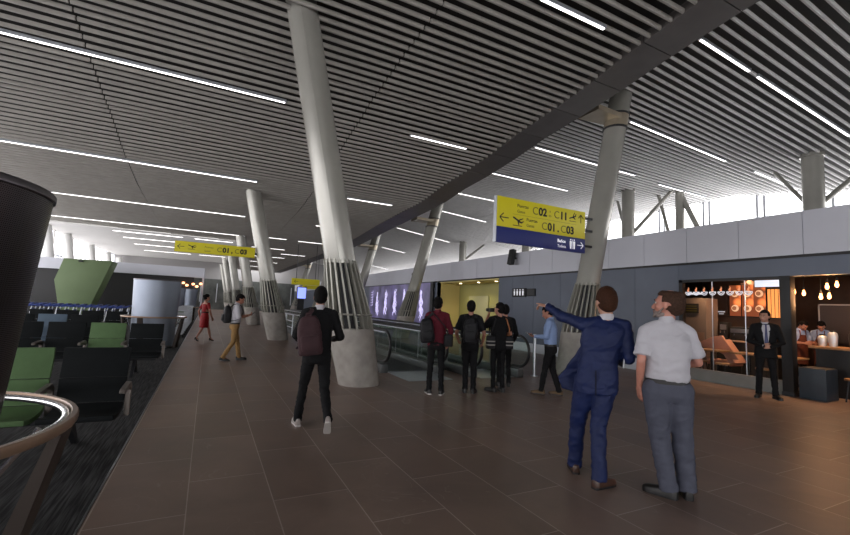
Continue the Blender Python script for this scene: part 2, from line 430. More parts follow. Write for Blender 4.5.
# right roof slats
def slats_right():
    mb = MB(); y = -11.5; sec = slat_section(0.070, 0.07, .018)
    while y < 70:
        xs = [xin(y)+.9, 11.5, 14.5, 17.5, 20.5, 23.5]
        rs = []
        for x in xs:
            z = zR(x, y); rs.append([(x, y+p[0], z+p[1]) for p in sec])
        mb.rings(rs); y += 0.25
    return mb
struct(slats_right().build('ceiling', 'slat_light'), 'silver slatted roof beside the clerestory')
mb = MB()
for i in range(41):
    a = -12+2*i; b = a+2
    xs = [xin(a)+.9, 14, 19, 24.2]
    for p, q in zip(xs, xs[1:]):
        mb.add([(p, a, zR(p, a)+.32), (q, a, zR(q, a)+.32), (q, b, zR(q, b)+.32), (p, b, zR(p, b)+.32)], [(0, 1, 2, 3)])
struct(mb.build('ceiling', 'plenum_grey'))
# bright roof at far left
mb = MB().add([(-11, 31.4, 6.0), (1.9, 32, 6.0), (1.9, 70, 6.6), (-11, 70, 6.6)], [(0, 1, 2, 3)])
mb.add([(-11, 31.2, 5.55), (1.9, 32, 5.55), (1.9, 32, 6.1), (-11, 31.4, 6.1)], [(0, 1, 2, 3)])
struct(mb.build('ceiling', 'roof_white'), 'pale roof beyond the slatted ceiling')

XW = 11.47
# fascia panels along the right
mb = MB(); seam = [4.47+1.27*k for k in range(-13, 49)]
for a, b in zip(seam, seam[1:]): mb.box(XW, XW+.12, a+.006, b-.006, 3.08, 4.04)
mb.box(XW+.03, XW+.1, -12, 66, 3.09, 4.03)
struct(mb.build('wall_right_upper', 'fascia'), 'white panelled fascia above the shops')
struct(MB().box(XW+.1, 23.5, -12, 66, 3.9, 3.98).build('trim_3', 'plenum_grey'), 'roof of the shops behind the fascia')
struct(MB().box(XW-.01, XW+.1, -12, 66, 3.02, 3.08).build('trim_4', 'black'), 'black shadow gap under the fascia')
mb = MB()
def wallseg(y0, y1, z0, z1, xo=0):
    mb.box(XW+.02+xo, XW+.16, y0, y1, z0, z1)
cuts = [7.24, 8.6, 9.87, 11.66, 13.11, 14.42, 15.4]
for a, b in zip(cuts, cuts[1:]): wallseg(a+.005, b-.005, 0.0, 3.02)
mb.box(XW+.06, XW+.14, 7.24, 15.4, 0, 3.02)
wallseg(-12, 7.24, 2.62, 3.02); wallseg(-12, -1, 0, 2.62)
wallseg(20.94, 21.4, 0, 3.02); wallseg(32.2, 66, 0, 3.02)
wallseg(21.4, 32.2, 3.0, 3.02)
struct(mb.build('wall_right', 'wall_blue'), 'slate blue panelled wall')
mb = MB().box(XW-.015, XW+.02, 7.24, 15.4, 0, 0.34)
struct(mb.build('baseboard_right', 'fascia'), 'pale low skirting under the slate wall')
# recess
mb = MB().box(11.49, 13.1, 20.94, 21.1, 0, 3.0)
struct(mb.build('wall_recess_side', 'cream'), 'pale yellow side wall of the lit recess')
mb = MB().box(12.87, 13.05, 15.2, 20.94, 0, 3.0).box(11.63, 13.05, 15.25, 15.4, 0, 3.0)
struct(mb.build('wall_recess', 'olive'), 'olive back wall of the lit recess')
struct(MB().box(11.55, 13.05, 15.3, 21.0, 2.96, 3.05).build('ceiling', 'cream'))
for y in (16.4, 17.9, 19.6):
    o = thing('downlight', 'round downlight in the recess ceiling, %s' % {16.4: 'nearest to the slate wall', 17.9: 'middle one of three', 19.6: 'nearest to the purple screen'}[y], 'ceiling light', (12.1, y, 2.955), group='downlights in the yellow recess')
    MB().path([(0, 0, 0.0), (0, 0, -0.012)], 0.085, 20).build('bezel', 'steel', o)
    MB().path([(0, 0, -0.012), (0, 0, -0.016)], 0.07, 20).build('lens', 'down', o)
    l = bpy.data.lights.new('downlight_lamp', 'SPOT'); l.energy = 55; l.color = (1, .85, .55); l.spot_size = 2.2; l.spot_blend = .8; l.shadow_soft_size = .07
    lo = bpy.data.objects.new('lamp', l); C.objects.link(lo); lo.parent = o; lo.location = (0, 0, -0.03)
o = thing('glass_door', 'frameless glass door on the olive wall of the recess', 'door', (12.8, 18.9, 0))
MB().box(0, .03, -.9, .9, 0.02, 2.3).build('pane', 'door_frost', o)
MB().path([(-.03, .7, .8), (-.03, .7, 1.5)], .015).build('handle', 'steel', o)

# end, back and left walls
struct(MB().box(-11, 24, 66, 66.3, 4.2, 8.6).build('wall_end_upper', 'roof_grey'))
struct(MB().box(-11, 24, 65.9, 66.2, 0, 4.2).build('wall_end', 'end_wall'))
mb = MB()
for k in range(18): mb.box(-11+2*k-.05, -11+2*k+.05, 65.8, 65.9, 1.0, 3.6)
struct(mb.build('window_1', 'steel_light'), 'glazing bars on the far end wall')
mb = MB().box(-11.2, 24, -12.3, -12, 0, 0.4)
mb.box(-11.2, 24, -12.3, -12, 3.6, 8.6)
for k in range(19): mb.box(-11.1+1.95*k-.06, -11.1+1.95*k+.06, -12.2, -12.05, 0.4, 3.6)
struct(mb.build('wall_back', 'fascia'))
mb = MB().box(-11.3, -11, -12, 32, 5.5, 8.6).box(-11.3, -11, -12, 32, 0, .3)
struct(mb.build('wall_left', 'fascia'))
mb = MB()
for k in range(26): mb.box(-11.15, -11.0, -12+1.7*k-.05, -12+1.7*k+.05, 0.3, 5.5)
w4 = struct(mb.build('window_4', 'steel_light'), 'glass wall of the seating side')
MB().box(-11.08, -11.06, -12, 32, .3, 5.5).build('pane', 'glass', w4)
mb = MB()
for k in range(22): mb.box(-11.15, -11.0, 32+1.7*k-.05, 32+1.7*k+.05, 0, 6.8)
for z in (0.05, 2.2, 4.4, 6.5): mb.box(-11.12, -11.02, 32, 69, z-.05, z+.05)
w2 = struct(mb.build('window_2', 'steel_light'), 'glass wall with white bars at far left')
MB().box(-11.08, -11.06, 32, 69, 0, 6.6).build('pane', 'glass', w2)
# clerestory
XC = 23.5
mb = MB()
yy = -9.45
while yy < 66:
    zt = zR(XC, yy)+.15
    for d in (-.15, .15):
        mb.box(XC-.10, XC+.06, yy+d-.05, yy+d+.05, 3.9, zt)
    mb.box(XC-.06, XC, yy-.15, yy+.15, 5.9, 6.0)
    yy += 2.52
mb.box(XC-.05, XC+.05, -12, 66, 3.85, 4.0)
for a in range(-12, 66, 2): 
    z = 6.05; mb.box(XC-.04, XC+.02, a, a+2, z, z+.07)
w3 = struct(mb.build('window_3', 'steel_light'), 'clerestory window band above the shops')
mb = MB()
for a in range(-12, 66, 2):
    mb.add([(XC, a, 3.9), (XC, a+2, 3.9), (XC, a+2, zR(XC, a+2)+.05), (XC, a, zR(XC, a)+.05)], [(0, 1, 2, 3)])
mb.build('pane', 'glass', w3)
struct(MB().box(23.6, 23.9, -12, 66, 0, 3.9).build('wall_far_right', 'fascia'))

# ------------------------------------------------------------------ linear ceiling lights
ORD = ['nearest', 'second', 'third', 'fourth', 'fifth', 'sixth', 'seventh', 'eighth', 'ninth', 'tenth', 'eleventh', 'twelfth', 'thirteenth']
def strip(x0, x1, y, zf, label, group, w=0.048):
    x0z, x1z = zf(x0, y), zf(x1, y); L = math.hypot(x1-x0, x1z-x0z)
    o = bpy.data.objects.new('linear_light', None); C.objects.link(o); tag(o, label, 'ceiling light', group)
    o.location = ((x0+x1)/2, y, (x0z+x1z)/2-.01); o.rotation_euler = (0, -math.atan2(x1z-x0z, x1-x0), 0)
    MB().box(-L/2-.03, L/2+.03, -w/2-.02, w/2+.02, 0.0, .07).build('housing', 'steel_light', o)
    MB().box(-L/2, L/2, -w/2, w/2, -.012, 0.0).build('diffuser', 'light', o)
    return o
fL = lambda x, y: zL(y)
for i, (y, x0, x1) in enumerate([(5.55, -9.5, -3.2), (11.2, -9.0, 1.36), (16.75, -8.6, 1.26), (22.6, -8.0, 1.3), (28.9, -8.0, 1.7)]):
    strip(x0, x1, y, fL, 'long white light strip, %s row of the dark slatted ceiling at left' % ORD[i], 'long light strips of the dark ceiling')
for i, (y, x0, x1) in enumerate([(5.5, 4.87, 6.45), (11.28, 5.03, 6.97), (16.95, 4.82, 6.8), (22.6, 4.8, 6.6), (28.4, 2.4, 4.2), (28.6, 5.0, 6.8), (34.3, 2.6, 5.0), (37.5, 5.2, 7.2), (41, 3, 6), (47, 3, 6.2), (54, 3, 6.2)]):
    strip(x0, x1, y, fL, 'short white light strip by the curved edge of the dark ceiling, %s from the viewer' % ORD[i], 'short light strips near the curved edge')
for i, (y, x0, x1) in enumerate([(5.47, 9.58, 11.6), (5.47, 12.0, 17.2), (8.96, 11.78, 17.15), (8.85, 19.0, 22.3), (12.5, 10.9, 16.7), (12.7, 18.7, 22.4), (16.0, 11.4, 16.13), (19.9, 11.7, 14.6), (23.9, 13.0, 16.6), (27.4, 10.4, 12.6), (31.1, 13.0, 17.9), (40.5, 15.4, 18.0), (55, 19, 22)]):
    strip(x0, x1, y, zR, 'white light strip of the silver roof at right, %s from the viewer' % ORD[i], 'light strips of the silver roof')
for i, y in enumerate((33.6, 37.2, 41.5, 47, 54)):
    f = lambda x, y: 6.0+(y-31.4)*0.6/38.6
    strip(-6.5, -2.1, y, f, 'pale light strip under the white roof at far left, left column, %s one' % ORD[i], 'light strips of the white roof', .16)
    strip(-1.3, 1.4, y+.1, f, 'pale light strip under the white roof at far left, right column, %s one' % ORD[i], 'light strips of the white roof', .16)

# ------------------------------------------------------------------ inclined columns
def make_column(name, label, base, lean, ztop, group, clamp_z=None, r=0.30):
    o = thing(name, label, 'column', base, 0, group)
    def ax(z): return Vector((lean[0]*z, lean[1]*z, z))
    def ring(z, rad, n=40): 
        c = ax(z); return [(c.x+rad*math.cos(2*PI*i/n), c.y+rad*math.sin(2*PI*i/n), z) for i in range(n)]
    MB().rings([ring(0, .40), ring(0.02, .405), ring(1.06, .455), ring(1.09, .445)]).build('concrete_base', 'concrete', o, smooth=True)
    MB().rings([ring(1.05, .16), ring(2.34, .20)], cap=False).build('hollow_shade', 'dark', o, smooth=True)  # dark cylinder put in for the shade of the hollow behind the fins
    MB().rings([ring(2.33, r-.03), ring(2.33, r+.008), ring(2.38, r+.008), ring(2.385, r), ring(4.2, r), ring(4.2, r+.004), ring(4.23, r+.004), ring(4.23, r), ring(ztop, r)]).build('tube', 'column', o, smooth=True)
    # a raised seam running up the tube
    a = math.radians(250) if lean[0] < 0 else math.radians(-60)
    MB().path([ax(2.4)+Vector((r*math.cos(a), r*math.sin(a), 0)), ax(ztop)+Vector((r*math.cos(a), r*math.sin(a), 0))], .008, 6).build('seam_strip', 'column', o)
    nf = 20
    for k in range(nf):
        a = 2*PI*k/nf; d = Vector((math.cos(a), math.sin(a), 0)); t = Vector((-math.sin(a), math.cos(a), 0))*.017
        b0, b1, b2 = ax(1.07)+d*.37, ax(1.07)+d*.452, ax(1.3)+d*.452
        t0, t1 = ax(2.40)+d*(r-.05), ax(2.40)+d*(r+.022)
        poly = [b0, b1, b2, t1, t0]
        vs = [p-t for p in poly]+[p+t for p in poly]
        MB().add(vs, [(0, 1, 2, 3, 4), (9, 8, 7, 6, 5)]+[(i, i+5, (i+1) % 5+5, (i+1) % 5) for i in range(5)]).build('fin', 'fin', o)
    n = 44
    c = ax(1.36); MB().path([(c.x+.46*math.cos(2*PI*i/n), c.y+.46*math.sin(2*PI*i/n), 1.36) for i in range(n+1)], .019, 6).build('ring', 'fin', o)
    if clamp_z:
        for dz in (-.32, .1):
            c = ax(clamp_z+dz); MB().rings([ring(clamp_z+dz, r+.03), ring(clamp_z+dz+.05, r+.03)]).build('clamp_ring', 'dark', o, smooth=True)
        MB().rings([ring(clamp_z-.27, r+.012), ring(clamp_z+.1, r+.012)]).build('collar', 'bronze_col' if 'bronze_col' in M else 'column', o, smooth=True)
        c = ax(clamp_z-.2)
        MB().prism([(c.x-r-.75, c.y-.32), (c.x, c.y-.28), (c.x, c.y+.28), (c.x-r-.75, c.y+.4)], 'z', clamp_z-.08, clamp_z+.06).build('bracket', 'bronze_col', o)
    return o
M['bronze_col'] = mat('bracket_bronze', (0.42, 0.36, 0.27), 0.3, 0.5, 0.1, 3)
gl = 'columns leaning left along the walkway edge'; gr = 'columns leaning right along the ceiling edge'
for i, (y, x) in enumerate([(8.2, 2.79), (18.2, 2.66), (29.2, 2.72), (39.5, 2.6), (50, 2.5), (60, 2.5)]):
    lab = ['large grey column leaning left on a pale concrete foot, nearest of its row', 'leaning grey column just behind the yellow gate sign, second of its row', 'leaning column right behind the man in khaki trousers, third of its row',
           'leaning column behind the third one of the left row', 'leaning column near the end of the left row', 'last and farthest leaning column of the left row'][i]
    make_column('inclined_column', lab, (x, y, 0), ((-.224, -.236, -.214, -.214, -.214, -.214)[i], -.012), zL(y)+.35 if y < 31 or i > 2 else 6, gl)
for i, (y, x) in enumerate([(8.25, 8.56), (19.7, 8.72), (30, 9.2), (41, 9.0), (52, 9.0)]):
    lab = ['column leaning right behind the man in the navy suit, beside the gate sign', 'slim looking column leaning right in front of the purple screen wall', 'column leaning right whose top shows beside the large left column',
           'far column leaning right, fourth from the viewer', 'farthest column leaning right'][i]
    make_column('inclined_column', lab, (x, y, 0), (.208 if i == 0 else .25, -.02), 8.25, gr, clamp_z=zL(y)+(.14 if i == 0 else .38))

# clerestory columns with braces
for i, (x, y) in enumerate([(18.2, 6.75), (18.6, 14.3), (18.6, 22), (18.6, 30), (20.6, 12.9)]):
    lab = ['thick pale column rising above the fascia at far right', 'pale column above the fascia just right of the column behind the suit man', 'short pale column above the fascia left of the gate sign',
           'farthest pale column above the fascia', 'slim stub column with a diagonal brace before the clerestory'][i]
    o = thing('roof_column', lab, 'column', (x, y, 3.98), 0, 'columns above the shop roofs')
    rr = .30 if i != 4 else .2; zt = zR(x, y)-3.9
    MB().path([(0, 0, 0), (0, 0, zt)], rr, 28).build('shaft', 'column', o, smooth=True)
    MB().path([(0, 0, zt-.12), (0, 0, zt)], rr+.04, 28).build('capital', 'column', o, smooth=True)
    if i in (0, 1, 2, 3):
        MB().path([(0, -.1, 1.6), (1.6, -1.3, zt-.02)], .09, 12).build('brace', 'column', o, smooth=True)
        MB().path([(0, .1, 1.6), (1.2, 1.6, zt-.02)], .07, 12).build('brace', 'column', o, smooth=True)
    else:
        MB().path([(0, 0, zt-.1), (.4, -1.5, .1)], .12, 12).build('brace', 'column', o, smooth=True)
        MB().path([(0, .2, .4), (-.2, 1.0, zt)], .08, 12).build('brace', 'column', o, smooth=True)
# white columns at the far left glass wall
for i, y in enumerate((37.8, 42.7, 50.3, 58, 65)):
    o = thing('window_column', 'white round column before the far left glass wall, %s from the viewer' % ORD[i], 'column', (-9.4, y, 0), 0, 'white columns at the far left')
    MB().path([(0, 0, 0), (-1.0, 0, 6.1)], .33, 24).build('shaft', 'white_col', o, smooth=True)
    MB().path([(-.55, .1, 3.4), (-1.3, 3.2, 6.1)], .06, 8).build('brace', 'white_col', o, smooth=True)

# ------------------------------------------------------------------ gate signs
def arrow(mb, cx, cz, s, d):
    """line arrow; d is a unit direction in the sign's plane"""
    dx, dz = d; px, pz = -dz, dx; w = s*.085
    def seg(a, b):
        ax, az = a; bx, bz = b; L = math.hypot(bx-ax, bz-az); ux, uz = (bx-ax)/L, (bz-az)/L; nx, nz = -uz*w/2, ux*w/2
        mb.prism([(ax-nx, az-nz), (bx-nx, bz-nz), (bx+nx, bz+nz), (ax+nx, az+nz)], 'y', -.006, -.001)
    tip = (cx+dx*s/2, cz+dz*s/2)
    seg((cx-dx*s/2, cz-dz*s/2), tip)
    for k in (1, -1): seg(tip, (tip[0]-dx*s*.42+px*k*s*.40, tip[1]-dz*s*.42+pz*k*s*.40))
def plane_icon(mb, cx, cz, s, tilt=-25):
    """side view of an aircraft with swept wings over a runway bar"""
    t = math.radians(tilt)
    def rot(p): return (cx+s*(p[0]*math.cos(t)-p[1]*math.sin(t)), cz+s*(p[0]*math.sin(t)+p[1]*math.cos(t)))
    body = [(-.5, .02), (-.44, -.05), (.30, -.06), (.46, 0), (.46, .05), (.3, .07), (-.4, .07)]
    mb.prism([rot(p) for p in body], 'y', -.006, -.001)
    mb.prism([rot(p) for p in [(-.02, .02), (.12, .02), (.42, .38), (.34, .38)]], 'y', -.0065, -.001)
    mb.prism([rot(p) for p in [(-.05, 0), (.12, 0), (.30, -.26), (.22, -.28)]], 'y', -.0065, -.001)
    mb.prism([rot(p) for p in [(.32, .04), (.44, .04), (.56, .22), (.48, .22)]], 'y', -.0065, -.001)
    mb.prism([(cx-.42*s, cz-.42*s), (cx+.42*s, cz-.42*s), (cx+.42*s, cz-.37*s), (cx-.42*s, cz-.37*s)], 'y', -.006, -.001)
def sign_text(o, txt, size, x, z, m='sign_ink', bold=0.0, name='lettering'):
    return text(name, txt, size, x, z, o, m, bold)

# large sign beside the right column: x 5.86..8.72, z 3.16..4.22 at y 8
o = thing('gate_sign', 'large yellow and navy hanging sign with gates C02 to C11, C01 and C03', 'sign', (5.85, 8.0, 3.16))
W, Hh, hb = 2.87, 1.10, .38
MB().box(0, W, 0, .09, hb, Hh).build('yellow_panel', 'yellow', o, bevel=.004)
MB().box(0, W, 0, .09, 0, hb-.004).build('navy_panel', 'navy_sign', o, bevel=.004)
MB().box(-.02, 0, -.005, .095, 0, Hh).build('end_cap', 'steel_light', o)
mb = MB()
for z in (.2, .62, .95): mb.box(W, W+.3, .02, .07, z-.03, z+.03)
mb.build('bracket', 'dark', o)
sign_text(o, 'Puertas', .115, .60, .905); sign_text(o, 'Gates', .105, .60, .77, 'sign_ink2')
sign_text(o, 'C', .27, 1.07, .80, 'sign_ink2'); sign_text(o, '02', .27, 1.27, .80, bold=.010)
sign_text(o, 'a', .095, 1.62, .92, 'sign_ink2'); sign_text(o, 'to', .095, 1.60, .80, 'sign_ink2')
sign_text(o, 'C', .27, 1.77, .80, 'sign_ink2'); sign_text(o, '11', .27, 1.97, .80, bold=.010)
mb = MB(); plane_icon(mb, 2.42, .90, .27, 20); mb.build('aircraft_icon', 'sign_ink', o)
mb = MB(); arrow(mb, 2.71, .89, .22, (0, 1)); mb.build('up_arrow', 'sign_ink', o)
mb = MB(); mb.box(.47, 2.55, -.004, -.001, .717, .722); mb.build('divider', 'sign_ink2', o)
mb = MB(); arrow(mb, .22, .60, .26, (-1, 0)); mb.build('left_arrow', 'sign_ink', o)
mb = MB(); plane_icon(mb, .62, .58, .33, -25); mb.build('aircraft_icon', 'sign_ink', o)
sign_text(o, 'Puertas', .115, .89, .595); sign_text(o, 'Gates', .105, .89, .46, 'sign_ink2')
sign_text(o, 'C', .27, 1.37, .455, 'sign_ink2'); sign_text(o, '01', .27, 1.57, .455, bold=.010); sign_text(o, ',', .27, 1.89, .455, bold=.008)
sign_text(o, 'C', .27, 2.0, .455, 'sign_ink2'); sign_text(o, '03', .27, 2.20, .455, bold=.010)
sign_text(o, 'Baños', .115, 1.90, .20, 'sign_white', .003); sign_text(o, 'Toilets', .105, 1.90, .07, 'sign_white')
mb = MB()
for cx in (2.36, 2.48):
    mb.ell((cx, -.004, .305), (.022, .003, .022), 12, 6); mb.prism([(cx-.035, .27), (cx+.035, .27), (cx+.03, .17), (cx+.02, .07), (cx-.02, .07), (cx-.03, .17)], 'y', -.006, -.001)
mb.box(2.415, 2.425, -.006, -.001, .07, .32)
mb.build('toilet_icon', 'sign_white', o)
mb = MB(); arrow(mb, 2.70, .19, .21, (1, 0)); mb.build('right_arrow', 'sign_white', o)

# long slim sign beside the second left column
o = thing('gate_sign', 'long narrow yellow hanging sign reading C01, C03 with a left arrow', 'sign', (-1.25, 18.0, 3.21))
W, Hh = 2.76, .40
MB().box(0, W, 0, .12, 0, Hh).build('yellow_panel', 'yellow', o, bevel=.004)
MB().box(W, W+.5, .03, .09, .12, .2).build('bracket', 'dark', o)
mb = MB(); arrow(mb, .20, .20, .22, (-1, 0)); mb.build('left_arrow', 'sign_ink', o)
mb = MB(); plane_icon(mb, .55, .23, .27, -20); mb.build('aircraft_icon', 'sign_ink', o)
sign_text(o, 'Puertas', .10, .98, .22, 'sign_ink2'); sign_text(o, 'Gates', .09, .98, .08, 'sign_ink2')
sign_text(o, 'C', .25, 1.40, .11, 'sign_ink2'); sign_text(o, '01', .25, 1.60, .11, bold=.012); sign_text(o, ',', .25, 1.90, .11, bold=.01)
sign_text(o, 'C', .25, 2.02, .11, 'sign_ink2'); sign_text(o, '03', .25, 2.22, .11, bold=.012)

# far yellow signs and screens seen past the left columns
for x, y, z, w, h, lab in [(5.0, 30, 2.75, 1.9, .42, 'far yellow sign hanging behind the walking man'), (7.4, 38.5, 2.75, 1.6, .32, 'farthest small yellow sign, right of the blue screen')]:
    o = thing('hanging_sign', lab, 'sign', (x, y, z)); MB().box(0, w, 0, .15, 0, h).build('yellow_panel', 'yellow', o)
    for q in (.3, w-.3): MB().path([(q, .07, h), (q, .07, 2.8)], .02, 6).build('suspension_rod', 'dark', o)
    mb = MB(); arrow(mb, .3, h/2, .26, (-1, 0)); mb.build('left_arrow', 'sign_ink', o)
o = thing('information_screen', 'tall blue lit information screen in the far hall', 'screen', (6.2, 34.5, 0))
MB().box(.1, .6, 0, .12, 0, 1.9).build('stand', 'dark', o); MB().box(0, .75, -.02, .14, 1.8, 2.75).build('casing', 'dark', o)
MB().box(.05, .70, -.03, -.02, 1.85, 2.70).build('display', 'screen_blue', o)

# toilet icons plates on the slate wall
o = thing('restroom_sign', 'small black plate with white pictograms on the slate wall', 'sign', (XW-.03, 13.95, 2.17))
MB().box(-.01, .05, -.42, .42, 0, .36).build('plate', 'black', o, bevel=.004)
mb = MB()
for k, cy in enumerate((-.27, -.09, .09, .27)):
    mb.path([(-.017, cy, .29), (-.012, cy, .29)], .032, 10); mb.add([(-.014, cy-.05, .24), (-.014, cy+.05, .24), (-.014, cy+.035, .06), (-.014, cy-.035, .06)], [(0, 1, 2, 3)])
mb.build('pictogram', 'sign_white', o)
o = thing('wall_plate', 'plain black plate right of the pictogram sign', 'sign', (XW-.03, 13.22, 2.2)); 
MB().box(-.01, .05, -.24, .24, 0, .3).build('plate', 'black', o, bevel=.004); MB().box(-.013, -.01, -.2, .2, .03, .27).build('face', 'dark', o)

# speaker on the fascia and two small cameras
o = thing('wall_speaker', 'black speaker tilted on the white fascia below the gate sign', 'speaker', (XW-.22, 14.2, 3.6))
mb = MB().box(-.16, .02, -.14, .14, -.1, .55); mb.xf(Matrix.Rotation(.18, 4, 'Y')); mb.build('cabinet', 'black', o, bevel=.02)
MB().path([(.02, 0, .2), (.22, 0, .2)], .03, 8).build('bracket', 'dark', o)
o = thing('security_camera', 'small dark camera on the fascia above the purple screens', 'camera', (XW-.1, 24.2, 3.75))
MB().path([(0, 0, -.1), (-.12, -.25, -.18)], .07, 10).build('body', 'dark', o); MB().path([(.1, 0, 0), (0, 0, -.1)], .03, 8).build('arm', 'dark', o)

# ------------------------------------------------------------------ purple screen wall
o = thing('screen_wall', 'long purple lit wall with glowing white dancing figures', 'screen', (XW-.04, 21.42, 0))
def purple_mat():
    m = bpy.data.materials.new('purple_lit_graphic'); m.use_nodes = True; nt = m.node_tree; b = nt.nodes['Principled BSDF']
    tc = nt.nodes.new('ShaderNodeTexCoord'); n = nt.nodes.new('ShaderNodeTexNoise'); n.inputs['Scale'].default_value = 1.1; n.inputs['Detail'].default_value = 3
    r = nt.nodes.new('ShaderNodeValToRGB'); r.color_ramp.elements[0].position = .3; r.color_ramp.elements[1].position = .75
    r.color_ramp.elements[0].color = (.016, .015, .035, 1); r.color_ramp.elements[1].color = (.27, .22, .50, 1)
    nt.links.new(tc.outputs['Object'], n.inputs[0]); nt.links.new(n.outputs['Fac'], r.inputs[0])
    b.inputs['Base Color'].default_value = (.03, .03, .06, 1); b.inputs['Roughness'].default_value = .3
    nt.links.new(r.outputs[0], b.inputs['Emission Color']); b.inputs['Emission Strength'].default_value = .42
    return m
M['purple'] = purple_mat(); M['figure_glow'] = mat('figure_glow', (.6, .55, .8), .4, emis=(.72, .66, 1.0), estr=.65)
MB().box(0, .05, .35, 10.8, .35, 3.02).build('display', 'purple', o)
MB().box(-.05, .05, 0, .35, 0, 3.02).build('frame', 'black', o)
MB().box(-.03, .05, .35, 10.8, 0, .35).build('plinth', 'step', o)
rnd = random.Random(3)
for fy, kind in ((1.55, 1), (4.0, 0), (5.6, 0), (7.3, 2), (9.0, 0)):
    mb = MB()
    for s in range(7):          # wavy ribbons of light that make up a figure
        pts = []; ph = rnd.uniform(0, 6); a = rnd.uniform(.06, .30); z0 = rnd.uniform(.75, 1.2); z1 = rnd.uniform(2.0, 2.75)
        for k in range(18):
            t = k/17; pts.append((-.012, fy+a*math.sin(ph+t*5.5)*(1-.5*t)+.10*math.sin(13*t+ph*2), z0+(z1-z0)*t))
        mb.path(pts, [.012+.024*math.sin(PI*k/17) for k in range(18)], 6)
    mb.ell((-.01, fy, 2.45), (.012, .10, .14), 12, 8)
    mb.build('glowing_figure', 'figure_glow', o)
mb = MB()
for k in range(6):   # column of small upright strokes at the far end
    z = 1.55+.2*k; mb.box(-.012, -.004, 10.0, 10.4, z, z+.03); mb.box(-.012, -.004, 10.0, 10.05, z, z+.14)
mb.build('vertical_lettering', 'figure_glow', o)

# ------------------------------------------------------------------ moving walkway
def balustrade(x, y0, y1, label):
    o = thing('walkway_balustrade', label, 'railing', (x, y0, 0), 0, 'glass balustrades of the moving walkways')
    L = y1-y0; r = .36
    MB().box(-.09, .09, .35, L, 0, .20).build('skirt', 'skirt_grey', o, bevel=.01)
    def outline(rr, n=14, zc=.62):
        pts = [(L, zc+rr)]
        for k in range(n+1):
            a = PI/2+PI*k/n; pts.append((rr*math.cos(a)+.42, zc+rr*math.sin(a)))
        pts.append((L, zc-rr) if rr > .3 else (L, zc-rr))
        return pts
    g = [(L, .18)]+[(.5, .18)]+[(.42+.335*math.cos(-PI/2-PI*k/12), .62+.335*math.sin(-PI/2-PI*k/12)) for k in range(1, 13)]+[(L, .955)]
    MB().prism(g, 'x', -.006, .006).build('glass_panel', 'glass_green', o)
    pts = [(0, L, .98), (0, .42, .98)]+[(0, .42+.36*math.cos(PI/2+PI*k/14), .62+.36*math.sin(PI/2+PI*k/14)) for k in range(1, 15)]+[(0, .6, .26), (0, .8, .22)]
    MB().path(pts, .034, 8).build('handrail', 'rubber', o, smooth=True, angle=60)
    MB().box(-.03, .03, .45, L, .925, .95).build('rail_base', 'steel_light', o)
    k = 1.6
    while k < L: MB().box(-.008, .008, k-.008, k+.008, .2, .93).build('panel_joint', 'step', o); k += 1.5
    return o
balustrade(3.78, 9.0, 33, 'glass balustrade starting right behind the nearest large column')
balustrade(5.05, 8.6, 33, 'glass balustrade whose end is behind the man in the dark red shirt')
balustrade(5.60, 8.0, 33, 'middle glass balustrade running past the group of three men')
balustrade(6.75, 7.75, 33, 'rightmost glass balustrade, its round black end beside the steel post')
for i, (x0, x1) in enumerate(((3.88, 4.95), (5.70, 6.65))):
    o = thing('moving_walkway', ['moving walkway belt nearer the large column', 'moving walkway belt nearer the slate wall'][i], 'walkway', (x0, 8.2, 0), 0)
    w = x1-x0
    mb = MB()
    mb.box(0, w, 1.2, 24.8, 0.005, .03)
    mb.build('belt', 'step', o)
    mb = MB(); k = .06
    while k < w-.03: mb.box(k, k+.02, 1.2, 24.8, .03, .038); k += .06
    mb.build('belt_ribs', 'dark', o)
    MB().box(0, w, 0, 1.2, 0.002, .012).build('comb_plate', 'steel', o)
def post(x, y, label, h=1.0):
    o = thing('bollard_post', label, 'post', (x, y, 0)); 
    MB().path([(0, 0, 0), (0, 0, h)], .036, 20).build('tube', 'steel', o, smooth=True)
    MB().path([(0, 0, h), (0, 0, h+.015)], .040, 20).build('cap', 'steel', o); MB().path([(0, 0, 0), (0, 0, .015)], .09, 20).build('base_plate', 'steel', o)
post(7.3, 8.25, 'steel post left of the man in the light blue shirt')
post(3.0, 33.5, 'distant steel post left of the walking man', 1.0)
o = thing('barrier_rail', 'low steel barrier rails behind the walking man', 'railing', (3.6, 20.5, 0))
for y in (0, 2, 4, 6): MB().path([(0, y, 0), (0, y, .95)], .03, 8).build('post', 'steel_light', o)
for z in (.35, .65, .95): MB().path([(0, 0, z), (0, 6, z)], .025, 8).build('rail', 'steel_light', o)

